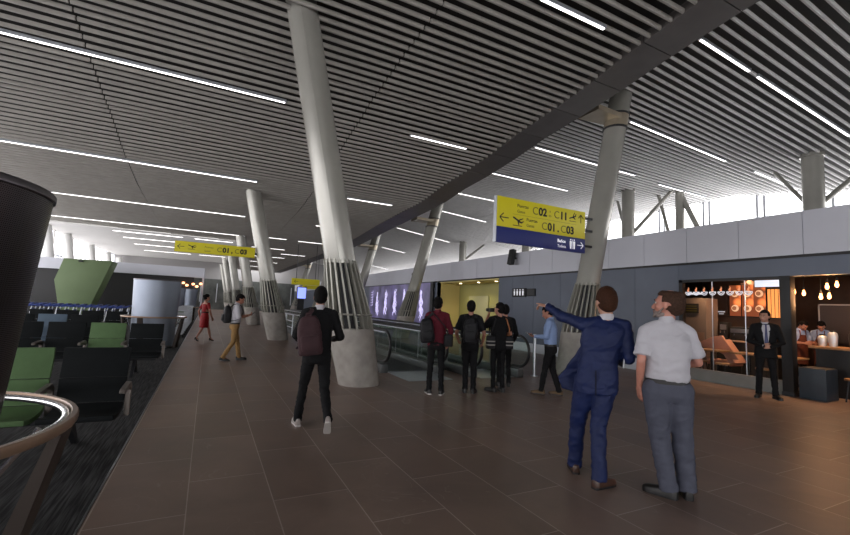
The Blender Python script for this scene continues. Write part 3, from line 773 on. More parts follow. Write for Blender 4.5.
# ------------------------------------------------------------------ air drums with ring counters
def drum(x, y, label, m, r=.67, zt=2.045, taper=.74, ring_r=.86, legs=(-60, 60, 180)):
    o = thing('air_drum', label, 'air vent drum', (x, y, 0), 0, None)
    n = 72
    def rg(z, rr): return [(rr*math.cos(2*PI*i/n), rr*math.sin(2*PI*i/n), z) for i in range(n)]
    rb = r*taper
    MB().rings([rg(0.02, rb), rg(.9, rb+(r-rb)*.43), rg(zt-.03, r)], cap=False).build('perforated_shell', m, o, smooth=True)
    MB().rings([rg(zt-.04, r+.004), rg(zt-.035, r+.010), rg(zt-.008, r+.010), rg(zt, r+.004), rg(zt, r-.03), rg(zt-.05, r-.03)], cap=False).build('top_rim', 'perf_rim', o, smooth=True)
    MB().rings([rg(zt-.05, r-.03), rg(zt-.05, .02)]).build('lid', 'dark', o)
    MB().path([(0, 0, 0), (0, 0, .06)], rb+.03, 48).build('base_ring', 'steel', o)
    ring = [((ring_r)*math.cos(2*PI*i/64), (ring_r)*math.sin(2*PI*i/64), .93) for i in range(65)]
    mb = MB()
    for k in range(64):
        pass
    prof = [(-.010, -.026), (.010, -.026), (.017, -.014), (.017, .012), (.010, .022), (-.010, .022), (-.016, .008)]
    rs = []
    for i in range(64):
        a = 2*PI*i/64; rs.append([((ring_r+p[0])*math.cos(a), (ring_r+p[0])*math.sin(a), .91+p[1]) for p in prof])
    rs.append(rs[0]); mb.rings(rs, cap=False); mb.build('ring_counter', 'bronze', o, smooth=True, angle=50)
    MB().path([((ring_r-.036)*math.cos(2*PI*i/64), (ring_r-.036)*math.sin(2*PI*i/64), .905) for i in range(65)], .019, 8).build('inner_trim', 'chrome', o, smooth=True, angle=60)
    for a in legs:
        t = math.radians(a); d = Vector((math.cos(t), math.sin(t), 0)); q = Vector((-math.sin(t), math.cos(t), 0))
        pp = [d*(ring_r+.01)+Vector((0, 0, .885)), d*(ring_r-.03)+Vector((0, 0, .885)), d*(rb+.06), d*(rb+.16)]
        w = q*.075
        MB().add([p-w for p in pp]+[p+w for p in pp], [(0, 1, 2, 3), (7, 6, 5, 4)]+[(i, i+4, (i+1) % 4+4, (i+1) % 4) for i in range(4)]).build('leg', 'bronze_dark', o)
        MB().path([d*(ring_r-.1)+Vector((0, 0, .9)), d*(rb+.08)+Vector((0, 0, .62))], .014, 8).build('strut', 'chrome', o)
    return o
M['perf_rim'] = mat('rim_dark', (.13, .12, .13), .35, .8)
drum(-1.42, 2.72, 'large perforated drum, its backlit shade in the colour, with a bronze ring rail at the left edge', 'perf_near', legs=(-4, 90, 200))
drum(-1.42, 15.6, 'silver air drum with a ring counter beyond the rows of seats', 'perf_far', r=.64, taper=.9, legs=(-25, -110, 120, 200))
drum(-1.62, 29.6, 'distant silver drum, left one of the small pair before the dark shop', 'perf_far', r=.38, zt=2.1, ring_r=.5)
drum(-1.0, 31.6, 'farthest silver drum, right one of the small pair', 'perf_far', r=.38, zt=2.1, ring_r=.5)

# ------------------------------------------------------------------ seat benches
def bench(xr, y, cols, label, pw=.64):
    """seats run from xr to the left, facing the camera side (-y)"""
    o = thing('seat_bench', label, 'bench', (xr, y, 0), 0, 'rows of linked waiting seats')
    n = len(cols)
    MB().box(-n*pw+.1, -.1, -.10, -.03, .27, .34).build('beam', 'dark', o, bevel=.006)
    for i, c in enumerate(cols):
        x1 = -i*pw-.035; x0 = -(i+1)*pw+.035; xm = (x0+x1)/2
        mt = {'g': 'green_seat', 'd': 'dark_seat', 'b': 'blue_seat'}[c]
        # backrest: a slightly bowed slab leaning back, in an upper and a lower cushion
        def slab(za, zb, name):
            rs = []
            for k in range(7):
                t = k/6; z = za+(zb-za)*t; yy = .02+(z-.45)*.20+.02*math.sin(PI*t)
                rs.append([(x0, yy, z), (x1, yy, z), (x1, yy+.045, z), (x0, yy+.045, z)])
            return MB().rings(rs).build(name, mt, o, bevel=.012)
        slab(.44, .68, 'lumbar_cushion'); slab(.685, .98, 'backrest')
        rs = []
        for k in range(7):
            t = k/6; yy = -.50+.53*t; z = .42-.03*math.sin(PI*t)+(.02 if k == 6 else 0)
            rs.append([(x0, yy, z-.05), (x1, yy, z-.05), (x1, yy, z), (x0, yy, z)])
        MB().rings(rs).build('seat', mt, o, bevel=.014)
    for i in range(n+1):
        x = -i*pw
        arm = [(-.42, .60), (-.40, .635), (-.05, .655), (.04, .60), (.02, .30), (-.03, .30), (-.02, .56), (-.1, .605), (-.38, .59)]
        MB().prism(arm, 'x', x-.024, x+.024).build('armrest', 'armrest', o, bevel=.005)
    for x in (-.45, -n*pw+.45):
        MB().add(*leg_shape(x)).build('leg', 'dark', o)
    return o
def leg_shape(x):
    mb = MB(); mb.prism([(-.42, 0), (-.36, 0), (-.08, .22), (.2, 0), (.27, 0), (.0, .30), (-.12, .30)], 'x', x-.025, x+.025); return mb.v, mb.f
bench(-.66, 5.45, 'dgdd', 'nearest row of dark and green waiting seats, beside the near drum')
bench(-.72, 10.15, 'dgdddd', 'second row of waiting seats, its green seat left of the end seat')
bench(-2.45, 13.6, 'dbdd', 'row with the slate blue seat in front of the luggage trolleys')
bench(-2.3, 17.0, 'dddddd', 'all dark row of seats just before the trolleys')
bench(-.95, 23.5, 'gdd', 'small far bench with a green seat right behind the silver drum')

# ------------------------------------------------------------------ luggage trolleys
def trolley(label, loc, rz, group, hm='blue_handle', fr=.022):
    o = thing('luggage_trolley', label, 'trolley', loc, rz, group)     # handle at -y side, nose towards +y
    mb = MB()
    for x in (-.25, .25): mb.path([(x, 0, 1.0), (x, .05, .6), (x, .12, .18), (x, .8, .14)], fr, 8)
    mb.path([(-.25, .12, .2), (.25, .12, .2)], .018, 6); mb.path([(-.25, .05, .6), (.25, .05, .6)], .018, 6)
    mb.build('frame', 'steel_light', o, smooth=True, angle=60)
    MB().path([(-.30, -.03, 1.03), (.30, -.03, 1.03)], .035, 10).build('handle', hm, o, smooth=True, angle=60)
    if hm == 'blue_handle':
        for x in (-.28, .28): MB().path([(x, -.03, 1.03), (x, .10, .98), (x, .42, .93)], .035, 8).build('side_bumper', hm, o, smooth=True, angle=60)
    MB().path([(-.25, .03, .8), (.25, .03, .8)], .02, 8).build('cross_bar', hm, o)
    MB().box(-.22, .22, .12, .8, .12, .15).build('platform', 'steel_light', o)
    mb = MB()
    for x, y in ((-.25, .2), (.25, .2), (0, .78)): mb.path([(x-.02, y, .07), (x+.02, y, .07)], .07, 12)
    mb.build('wheels', 'rubber', o)
    return o
t0 = trolley('blue-handled silver luggage trolley in the long row before the dark shop', (-3.1, 23.0, 0), PI/2, 'luggage trolleys in the long row')
for k in range(1, 21): dup(t0, (-3.1-.27*k, 23.0+random.uniform(-.03, .03), 0), PI/2)
t1 = trolley('silver luggage trolley nested in the column beside the floor edge', (-.98, 18.6, 0), 0, 'luggage trolleys in the column by the floor edge', 'steel_light', .013)
for k in range(1, 9): dup(t1, (-.98, 18.6+1.15*k, 0), 0)

M['amber_soft'] = mat('warm_lamp', (1, .5, .3), .5, emis=(1.0, .42, .2), estr=3.0)
# ------------------------------------------------------------------ far left dark shop and green volume
o = thing('shop_block', 'low pale fascia with a dark shop front beneath, behind the green box', 'building', (-10.5, 33, 0))
shop_block = o
MB().box(0, 10.14, 0, .25, 2.92, 3.58).build('fascia', 'fascia', o)
MB().box(0, 9.55, .3, .4, 0, 2.92).build('dark_front', 'black', o)
MB().box(0, 10.14, .25, 4, 3.4, 3.5).build('roof', 'fascia', o)
MB().box(10.04, 10.14, .2, 4, 0, 3.4).build('side_wall', 'fascia', o)
o = thing('green_booth', 'sage green angular booth with slanted sides at far left', 'booth', (-7.2, 29.4, 0))
poly = [(.05, 3.36), (2.22, 3.38), (1.55, 1.2), (1.2, 0), (.3, 0), (.0, 1.0), (-.25, 2.17)]
MB().prism(poly, 'y', 0, 1.6).build('shell', 'green_panel', o, bevel=.02)
MB().box(.72, .9, -.12, 0.02, 3.22, 3.30).build('spotlight', 'dark', o)
# shop with warm lights at the far end of the left block
o = shop_block
for x, z in ((.5, 2.5), (.8, 2.35), (1.3, 2.45), (1.6, 2.3), (1.9, 2.5), (.45, 1.5), (.4, 1.9)):
    MB().ell((x*.75+8.55, .12, z), (.10, .10, .08), 12, 8).build('warm_lamp', 'amber_soft', o)

# ------------------------------------------------------------------ coffee shop on the right
XS = 16.2
M['concrete_pale'] = mat('kick_panel', (.22, .22, .21), .6, 0, .1, 3)
M['emblem_orange'] = mat('emblem_orange', (.8, .3, .15), .5, emis=(.9, .35, .15), estr=.4)
M['wood_pale'] = mat('pale_wood', (.45, .33, .24), .4, 0, .15, 8)
M['board_dark'] = mat('board_dark', (.05, .035, .032), .6)
M['outline_grey'] = mat('outline_grey', (.45, .42, .4), .6)
M['cup_white'] = mat('cup_white', (.32, .30, .28), .5)
M['case_grey'] = mat('case_grey', (.20, .16, .14), .4)
M['case_lit'] = mat('case_window', (.3, .2, .15), .3)
M['shop_ceiling'] = mat('shop_ceiling', (.05, .038, .03), .7)
struct(MB().box(XS, XS+.15, -1, 9.5, 0, 3.0).build('wall_shop_back', 'brownwall'))
struct(MB().box(XW+.2, XS, 9.35, 9.5, 0, 3.0).build('wall_shop_left', 'brownwall'))
struct(MB().box(XW+.2, XS, -1.1, -1, 0, 3.0).build('wall_shop_right', 'brownwall'))
struct(MB().box(XW+.16, XS, -1, 9.4, 3.0, 3.1).build('ceiling', 'shop_ceiling' if 'shop_ceiling' in M else 'dark'))
# frames of the shop front
o = thing('shop_window', 'wide glazed shop front left of the pillar, with printed emblems', 'shop window', (XW+.05, 4.9, 0))
mb = MB().box(-.05, .08, 2.24, 2.34, 0.0, 2.62).box(-.05, .08, 0, 2.34, 2.55, 2.62)
mb.build('frame', 'black', o)
MB().box(-.04, .06, 0, 2.24, 0, .30).build('kick_panel', 'concrete_pale', o)
MB().box(.0, .015, 0.0, 2.24, .30, 2.55).build('pane', 'glass_shop', o)
mb = MB()
for k in range(1, 3): mb.box(-.008, .02, .75*k-.008, .75*k+.008, .3, 2.55)
mb.build('pane_joint', 'steel', o)
for k in range(8):        # row of emblems: a white bowl with a flame-like drop above
    cy = 2.10-k*.205; cz = 2.28
    mb = MB()
    arc = [(-.01, cy-.075*math.cos(PI*t/10), cz-.075*math.sin(PI*t/10)) for t in range(11)]
    mb.path(arc, .011, 6); arc = [(-.01, cy-.045*math.cos(PI*t/8), cz-.04*math.sin(PI*t/8)) for t in range(9)]; mb.path(arc, .009, 6)
    mb.box(-.012, -.004, cy-.08, cy+.08, cz+.0, cz+.014)
    mb.build('bowl_emblem', 'sign_white', o)
    MB().path([(-.01, cy, cz+.02), (-.01, cy+.012, cz+.06), (-.01, cy-.008, cz+.10), (-.01, cy+.004, cz+.14)], [.022, .024, .014, .003], 8).build('flame_emblem', 'emblem_orange', o)
MB().box(-.012, -.004, 1.74, 2.12, 2.22, 2.27).build('printed_band', 'sign_white', o) 
o = thing('shop_pillar', 'black square pillar between the two shop openings', 'pillar', (XW+.02, 4.8, 0))
MB().box(-.1, .12, -.10, .10, 0, 2.62).build('post', 'black', o, bevel=.006); MB().box(-.11, .13, -.11, .11, 0, .08).build('base', 'dark', o)

def pendant(x, y, z, lab):
    o = thing('pendant_bulb', lab, 'lamp', (x, y, z), 0, 'amber pendant bulbs over the bar')
    MB().path([(0, 0, .12), (0, 0, 3.0-z)], .006, 6).build('cord', 'black', o)
    MB().path([(0, 0, .07), (0, 0, .14)], .022, 10).build('socket', 'black', o)
    MB().rings([[(r*math.cos(2*PI*i/14), r*math.sin(2*PI*i/14), zz) for i in range(14)] for zz, r in ((-.07, .005), (-.06, .022), (-.03, .036), (0, .034), (.04, .022), (.07, .018))]).build('bulb', 'amber', o, smooth=True)
    l = bpy.data.lights.new('bulb_lamp', 'POINT'); l.energy = 7; l.color = (1, .5, .22); l.shadow_soft_size = .06
    lo = bpy.data.objects.new('lamp', l); C.objects.link(lo); lo.parent = o; lo.location = (0, 0, -.13)
for (x, y, z), lab in zip([(12.4, 5.04, 2.33), (13.0, 5.09, 2.33), (12.4, 4.43, 2.44), (12.4, 4.26, 2.48), (12.6, 4.62, 2.22), (12.6, 4.47, 2.23)],
        ['amber bulb nearest to the black pillar', 'amber bulb second from the black pillar, above the left barista', 'upper left bulb of the four amber bulbs above the board', 'topmost right amber bulb above the board',
         'lowest left amber bulb above the board', 'lowest right amber bulb above the board']): pendant(x, y, z, lab)
for i, (x, y) in enumerate(((12.0, 4.32), (12.0, 4.15), (12.6, 6.3), (12.6, 7.2), (14, 6.8))):
    o = thing('spot_can', 'warm spot can in the shop ceiling, %s' % ['above the bulbs, left', 'above the bulbs, right', 'over the menu boards', 'near the left frame', 'deep inside the shop'][i], 'ceiling light', (x, y, 2.88), 0, 'spot cans of the shop')
    MB().path([(0, 0, 0), (0, 0, .12)], .07, 16).build('can', 'brass', o, smooth=True); MB().path([(0, 0, -.004), (0, 0, 0)], .055, 16).build('lens', 'down', o)
    l = bpy.data.lights.new('spot_lamp', 'SPOT'); l.energy = 80; l.color = (1, .58, .3); l.spot_size = 2.0; l.spot_blend = .9; l.shadow_soft_size = .05
    lo = bpy.data.objects.new('lamp', l); C.objects.link(lo); lo.parent = o; lo.location = (0, 0, -.03)

# glowing menu boards and shelves
def menu_mat():
    m = bpy.data.materials.new('lit_menu'); m.use_nodes = True; nt = m.node_tree; b = nt.nodes['Principled BSDF']
    tc = nt.nodes.new('ShaderNodeTexCoord'); v = nt.nodes.new('ShaderNodeTexVoronoi'); v.inputs['Scale'].default_value = 2.6
    r = nt.nodes.new('ShaderNodeValToRGB'); e = r.color_ramp.elements
    e[0].position = .0; e[0].color = (.9, .30, .08, 1); e[1].position = .5; e[1].color = (.10, .022, .008, 1); k = e.new(.28); k.color = (.7, .16, .04, 1)
    nt.links.new(tc.outputs['Object'], v.inputs[0]); nt.links.new(v.outputs['Distance'], r.inputs[0])
    b.inputs['Base Color'].default_value = (.05, .02, .01, 1); nt.links.new(r.outputs[0], b.inputs['Emission Color']); b.inputs['Emission Strength'].default_value = 2.2
    return m
M['menu'] = menu_mat(); M['amber_panel'] = mat('amber_panel', (.4, .15, .05), .5, emis=(.95, .32, .08), estr=1.2)
M['cup_brown'] = mat('food_brown', (.25, .1, .05), .5, emis=(.6, .22, .1), estr=.5); M['cup_pale'] = mat('food_pale', (.7, .45, .3), .5, emis=(.95, .55, .3), estr=.7)
struct(MB().box(14.07, 14.2, 5.9, 7.9, 1.05, 3.0).build('wall_menu', 'brownwall'))
for i, y in enumerate((7.13, 6.80, 6.50)):
    o = thing('menu_board', 'glowing orange menu board, %s' % ['left one by the dark bottle poster', 'middle one of the row', 'right one next to the amber panel'][i], 'menu', (14, y, 1.70), 0, 'lit menu boards of the shop')
    MB().box(0, .06, -.16, .16, 0, .95).build('casing', 'black', o); MB().box(-.006, 0, -.15, .15, .02, .93).build('display', 'menu', o)
    for z in (.25, .68):
        MB().path([(-.02, 0, z), (-.012, 0, z)], .10, 20).build('plate_picture', 'cup_pale', o); MB().path([(-.026, .02, z), (-.02, .02, z)], .06, 16).build('dish_picture', 'cup_brown', o)
o = thing('poster', 'dark poster left of the glowing menu boards', 'poster', (14.0, 7.52, 1.70)); MB().box(0, .04, -.17, .17, 0, .95).build('board', 'brownwall', o)
mb = MB(); mb.box(-.004, 0, -.1, .1, .12, .15); mb.box(-.004, 0, -.07, .07, .06, .08); mb.build('caption', 'sign_white', o)
o = thing('amber_display', 'bright amber lit panel right of the menu boards', 'display', (14.0, 6.14, 1.68))
MB().box(0, .06, -.18, .18, 0, .9).build('casing', 'black', o)
for k in range(4): MB().box(-.006, 0, -.17+.087*k, -.10+.087*k, .03, .82).build('lit_column', 'amber_panel', o)
o = thing('hanging_screen', 'white lit screen hanging above the man in the black suit', 'screen', (13.2, 5.92, 2.5))
MB().box(0, .06, -.32, .32, 0, .27).build('casing', 'black', o); MB().box(-.006, 0, -.31, .31, .01, .26).build('display', 'screen_white', o)
for y in (-.2, .2): MB().path([(.03, y, .27), (.03, y, .5)], .008, 6).build('rod', 'black', o)
# counters
o = thing('bar_counter', 'long bar with a pale wood top and black front', 'counter', (12.35, 4.78, 0))
MB().box(.05, .75, -4.6, -.1, 0, 1.03).build('front', 'black', o); MB().box(-.05, .82, -4.7, 0, 1.03, 1.085).build('worktop', 'wood', o, bevel=.006)
o = thing('service_counter', 'back service counter under the menu boards', 'counter', (13.4, 7.35, 0))
MB().box(0, .6, -1.5, .0, 0, .98).build('front', 'dark', o); MB().box(-.05, .65, -1.55, .02, .98, 1.03).build('worktop', 'wood_pale', o, bevel=.006)
M_items = [('coffee_machine', 'black coffee machine on the service counter behind the suited guard', 'appliance', 13.6, 6.7, 1.03, .55, .45, .38),
           ('coffee_grinder', 'tall dark grinder left of the coffee machine', 'appliance', 13.6, 7.2, 1.03, .22, .22, .5),
           ('tall_dispenser', 'dark drinks dispenser right of the coffee machine', 'appliance', 13.6, 6.15, 1.03, .3, .3, .5)]
for nm, lab, cat, x, y, z, w, d, h in M_items:
    o = thing(nm, lab, cat, (x, y, z)); MB().box(-d/2, d/2, -w/2, w/2, .04, h).build('body', 'dark', o, bevel=.02)
    MB().box(-d/2-.02, -d/2, -w/2+.03, w/2-.03, h*.55, h*.85).build('front_panel', 'steel', o)
    for q in (-w/4, w/4): MB().path([(-d/2-.05, q, h*.5), (-d/2-.05, q, h*.35)], .012, 6).build('spout', 'chrome', o)
    MB().box(-d/2, d/2, -w/2, w/2, 0, .04).build('base', 'black', o)
# back wall board with a white outline
o = thing('framed_board', 'large dark board with a thin white outline behind the bar', 'board', (14.6, 5.42, 1.12))
MB().box(0, .05, -3.4, 0, 0, 1.0).build('panel', 'board_dark', o)
mb = MB().box(-.01, 0, -3.4, 0, .97, 1.0).box(-.01, 0, -.03, 0, 0, 1.0); mb.build('outline', 'outline_grey', o)
# bar things
for nm, lab, cat, x, y, w, h, m in [('coffee_flask', 'dark tall flask with a bright stripe on the bar', 'flask', 12.75, 4.13, .10, .34, 'dark'), ('paper_cups', 'stack of pale cups on the bar right of the flask', 'cups', 12.75, 3.85, .09, .22, 'cup_white'),
                           ('milk_jug', 'silver jug in front of the right barista', 'jug', 12.6, 4.62, .09, .24, 'steel_light'), ('blender_jar', 'clear blender jar between the baristas and the flask', 'jar', 12.55, 4.42, .09, .33, 'steel_light')]:
    o = thing(nm, lab, cat, (x, y, 1.085))
    MB().rings([[(r*math.cos(2*PI*i/18), r*math.sin(2*PI*i/18), z) for i in range(18)] for z, r in ((0, w*.75), (.02, w*.8), (h*.7, w), (h*.9, w*.9), (h, w*.6))]).build('body', m, o, smooth=True)
    MB().rings([[(r*math.cos(2*PI*i/18), r*math.sin(2*PI*i/18), z) for i in range(18)] for z, r in ((h, w*.62), (h+.03, w*.62), (h+.035, w*.3))]).build('lid', 'black', o)
    if nm == 'coffee_flask': MB().box(-w-.012, -w+.012, -.015, .015, .04, h*.8).build('bright_stripe', 'sign_white', o)
# tables, stools, salmon lounge chair
def cafe_table(x, y, lab):
    o = thing('cafe_table', lab, 'table', (x, y, 0), 0, 'small tables behind the shop glass')
    MB().box(-.32, .32, -.32, .32, .74, .78).build('table_top', 'wood', o, bevel=.006); MB().path([(0, 0, .03), (0, 0, .74)], .03, 12).build('pedestal', 'black', o); MB().path([(0, 0, 0), (0, 0, .03)], .22, 24).build('foot', 'black', o)
cafe_table(12.25, 6.85, 'small wooden table behind the glass near the left frame'); cafe_table(12.25, 5.95, 'small wooden table behind the glass, middle'); cafe_table(12.3, 5.2, 'small wooden table behind the suited guard')
def stool(x, y, lab):
    o = thing('bar_stool', lab, 'stool', (x, y, 0), 0, 'low wooden stools of the shop')
    MB().path([(0, 0, .44), (0, 0, .48)], .17, 20).build('seat', 'wood', o, smooth=True, angle=30)
    for a in range(4):
        t = PI/4+a*PI/2; MB().path([(.11*math.cos(t), .11*math.sin(t), .44), (.17*math.cos(t), .17*math.sin(t), 0)], .014, 8).build('leg', 'black', o)
stool(11.95, 6.4, 'wooden stool between the first two tables'); stool(11.95, 5.5, 'wooden stool left of the suited guard'); stool(12.05, 7.0, 'wooden stool nearest to the left frame'); stool(12.0, 3.9, 'wooden stool under the bar end behind the slate box')
stool(12.05, 4.5, 'wooden stool under the bar beside the black pillar')
o = thing('lounge_chair', 'salmon coloured slanted lounge chair behind the shop glass', 'chair', (12.9, 6.75, 0), 0)
mb = MB().prism([(-.42, .55), (.0, 1.16), (.22, 1.12), (.62, .92), (.60, .82), (.25, .78), (-.25, .55)], 'x', -.35, -.27); mb.build('side_shell', 'salmon', o, bevel=.02)
mb = MB().prism([(-.3, .45), (.1, 1.05), (.2, 1.0), (-.15, .40)], 'x', -.3, .3); mb.build('backrest', 'salmon', o, bevel=.03)
MB().box(-.3, .3, -.2, .45, .35, .48).build('seat', 'salmon', o, bevel=.03)
for x in (-.25, .25):
    for y in (-.15, .4): MB().path([(x, y, 0), (x, y, .36)], .018, 8).build('leg', 'black', o)
# slate box standing at the opening
o = thing('slate_planter_box', 'slate blue box standing on the floor before the bar', 'box', (11.42, 4.36, 0), 0)
MB().box(0, .55, -.20, .26, .0, .64).build('body', 'bluebox', o, bevel=.012); MB().box(.02, .53, -.18, .24, .635, .65).build('top', 'dark', o)
# wall plaque seen inside the left bay and warm baskets
o = thing('notice_plaque', 'small dark notice with yellow lines inside the left bay', 'sign', (12.87, 7.75, 1.75)); MB().box(0, .03, -.2, .2, 0, .28).build('board', 'dark', o)
mb = MB(); [mb.box(-.004, 0, -.16, .16, .06+.07*k, .075+.07*k) for k in range(3)]; mb.build('lettering', 'sign_ink2', o)
o = thing('pastry_case', 'lit pastry display case on the far shop side', 'display case', (12.9, 7.6, 0)); MB().box(0, .6, -.25, .45, 0, 2.2).build('case', 'case_grey', o, bevel=.01); MB().box(-.01, .0, -.2, .3, .8, 1.2).build('window', 'case_lit', o)

# ------------------------------------------------------------------ people
def cloth(name, col, rough=.85, amt=.08, sc=9, spec=.25):
    return mat(name, col, rough, 0, amt, sc, bump=.15, bump_scale=220, spec=spec)
M['skin'] = mat('skin', (.46, .24, .165), .5, 0, .07, 14); M['skin_tan'] = mat('skin_tan', (.38, .17, .115), .5, 0, .08, 14); M['skin_ruddy'] = mat('skin_ruddy', (.50, .22, .16), .48, 0, .1, 14)
M['hair_black'] = mat('hair_black', (.006, .005, .005), .7, 0, .3, 60, bump=.6, bump_scale=150, spec=.12); M['hair_brown'] = mat('hair_brown', (.042, .016, .008), .7, 0, .3, 60, bump=.6, bump_scale=150, spec=.15)
M['hair_greying'] = mat('hair_greying', (.050, .026, .017), .7, 0, .35, 60, bump=.6, bump_scale=150, spec=.15); M['beard_grey'] = mat('beard_grey', (.24, .19, .17), .8, 0, .3, 60)
M['navy'] = cloth('navy_suit', (.0045, .0125, .066), .6, .1, 6, .35); M['black_cloth'] = cloth('black_cloth', (.006, .006, .007)); M['charcoal'] = cloth('charcoal_cloth', (.010, .010, .012))
M['white_cloth'] = cloth('white_cotton', (.50, .49, .53), .8, .02); M['grey_trousers'] = cloth('grey_blue_wool', (.075, .08, .11), .7, .06)
M['maroon'] = cloth('maroon_knit', (.105, .010, .020), .8, .1); M['red'] = cloth('red_dress', (.27, .004, .008), .6, .08); M['khaki'] = cloth('khaki_cotton', (.32, .19, .075), .8, .06)
M['blue_shirt'] = cloth('light_blue_cotton', (.26, .36, .60), .8, .04); M['leather_black'] = mat('black_leather', (.006, .005, .005), .42); M['leather_brown'] = mat('brown_leather', (.055, .022, .012), .3)
M['suede'] = cloth('tan_suede', (.13, .085, .05)); M['sneaker'] = cloth('grey_canvas', (.36, .32, .30)); M['sole_white'] = mat('white_rubber', (.55, .52, .5), .6); M['tie'] = mat('navy_tie', (.012, .018, .10), .4)
M['bag_black'] = cloth('black_nylon', (.011, .011, .013), .55); M['bag_plum'] = cloth('plum_canvas', (.052, .026, .030), .75, .2, 7); M['eye_white'] = mat('eye_white', (.7, .68, .66), .3); M['lip'] = mat('lip', (.36, .12, .10), .5)
M['tan_strap'] = mat('tan_leather', (.36, .14, .05), .5); M['paper'] = mat('paper_white', (.6, .6, .62), .6); M['apron'] = cloth('brown_apron', (.10, .03, .02))

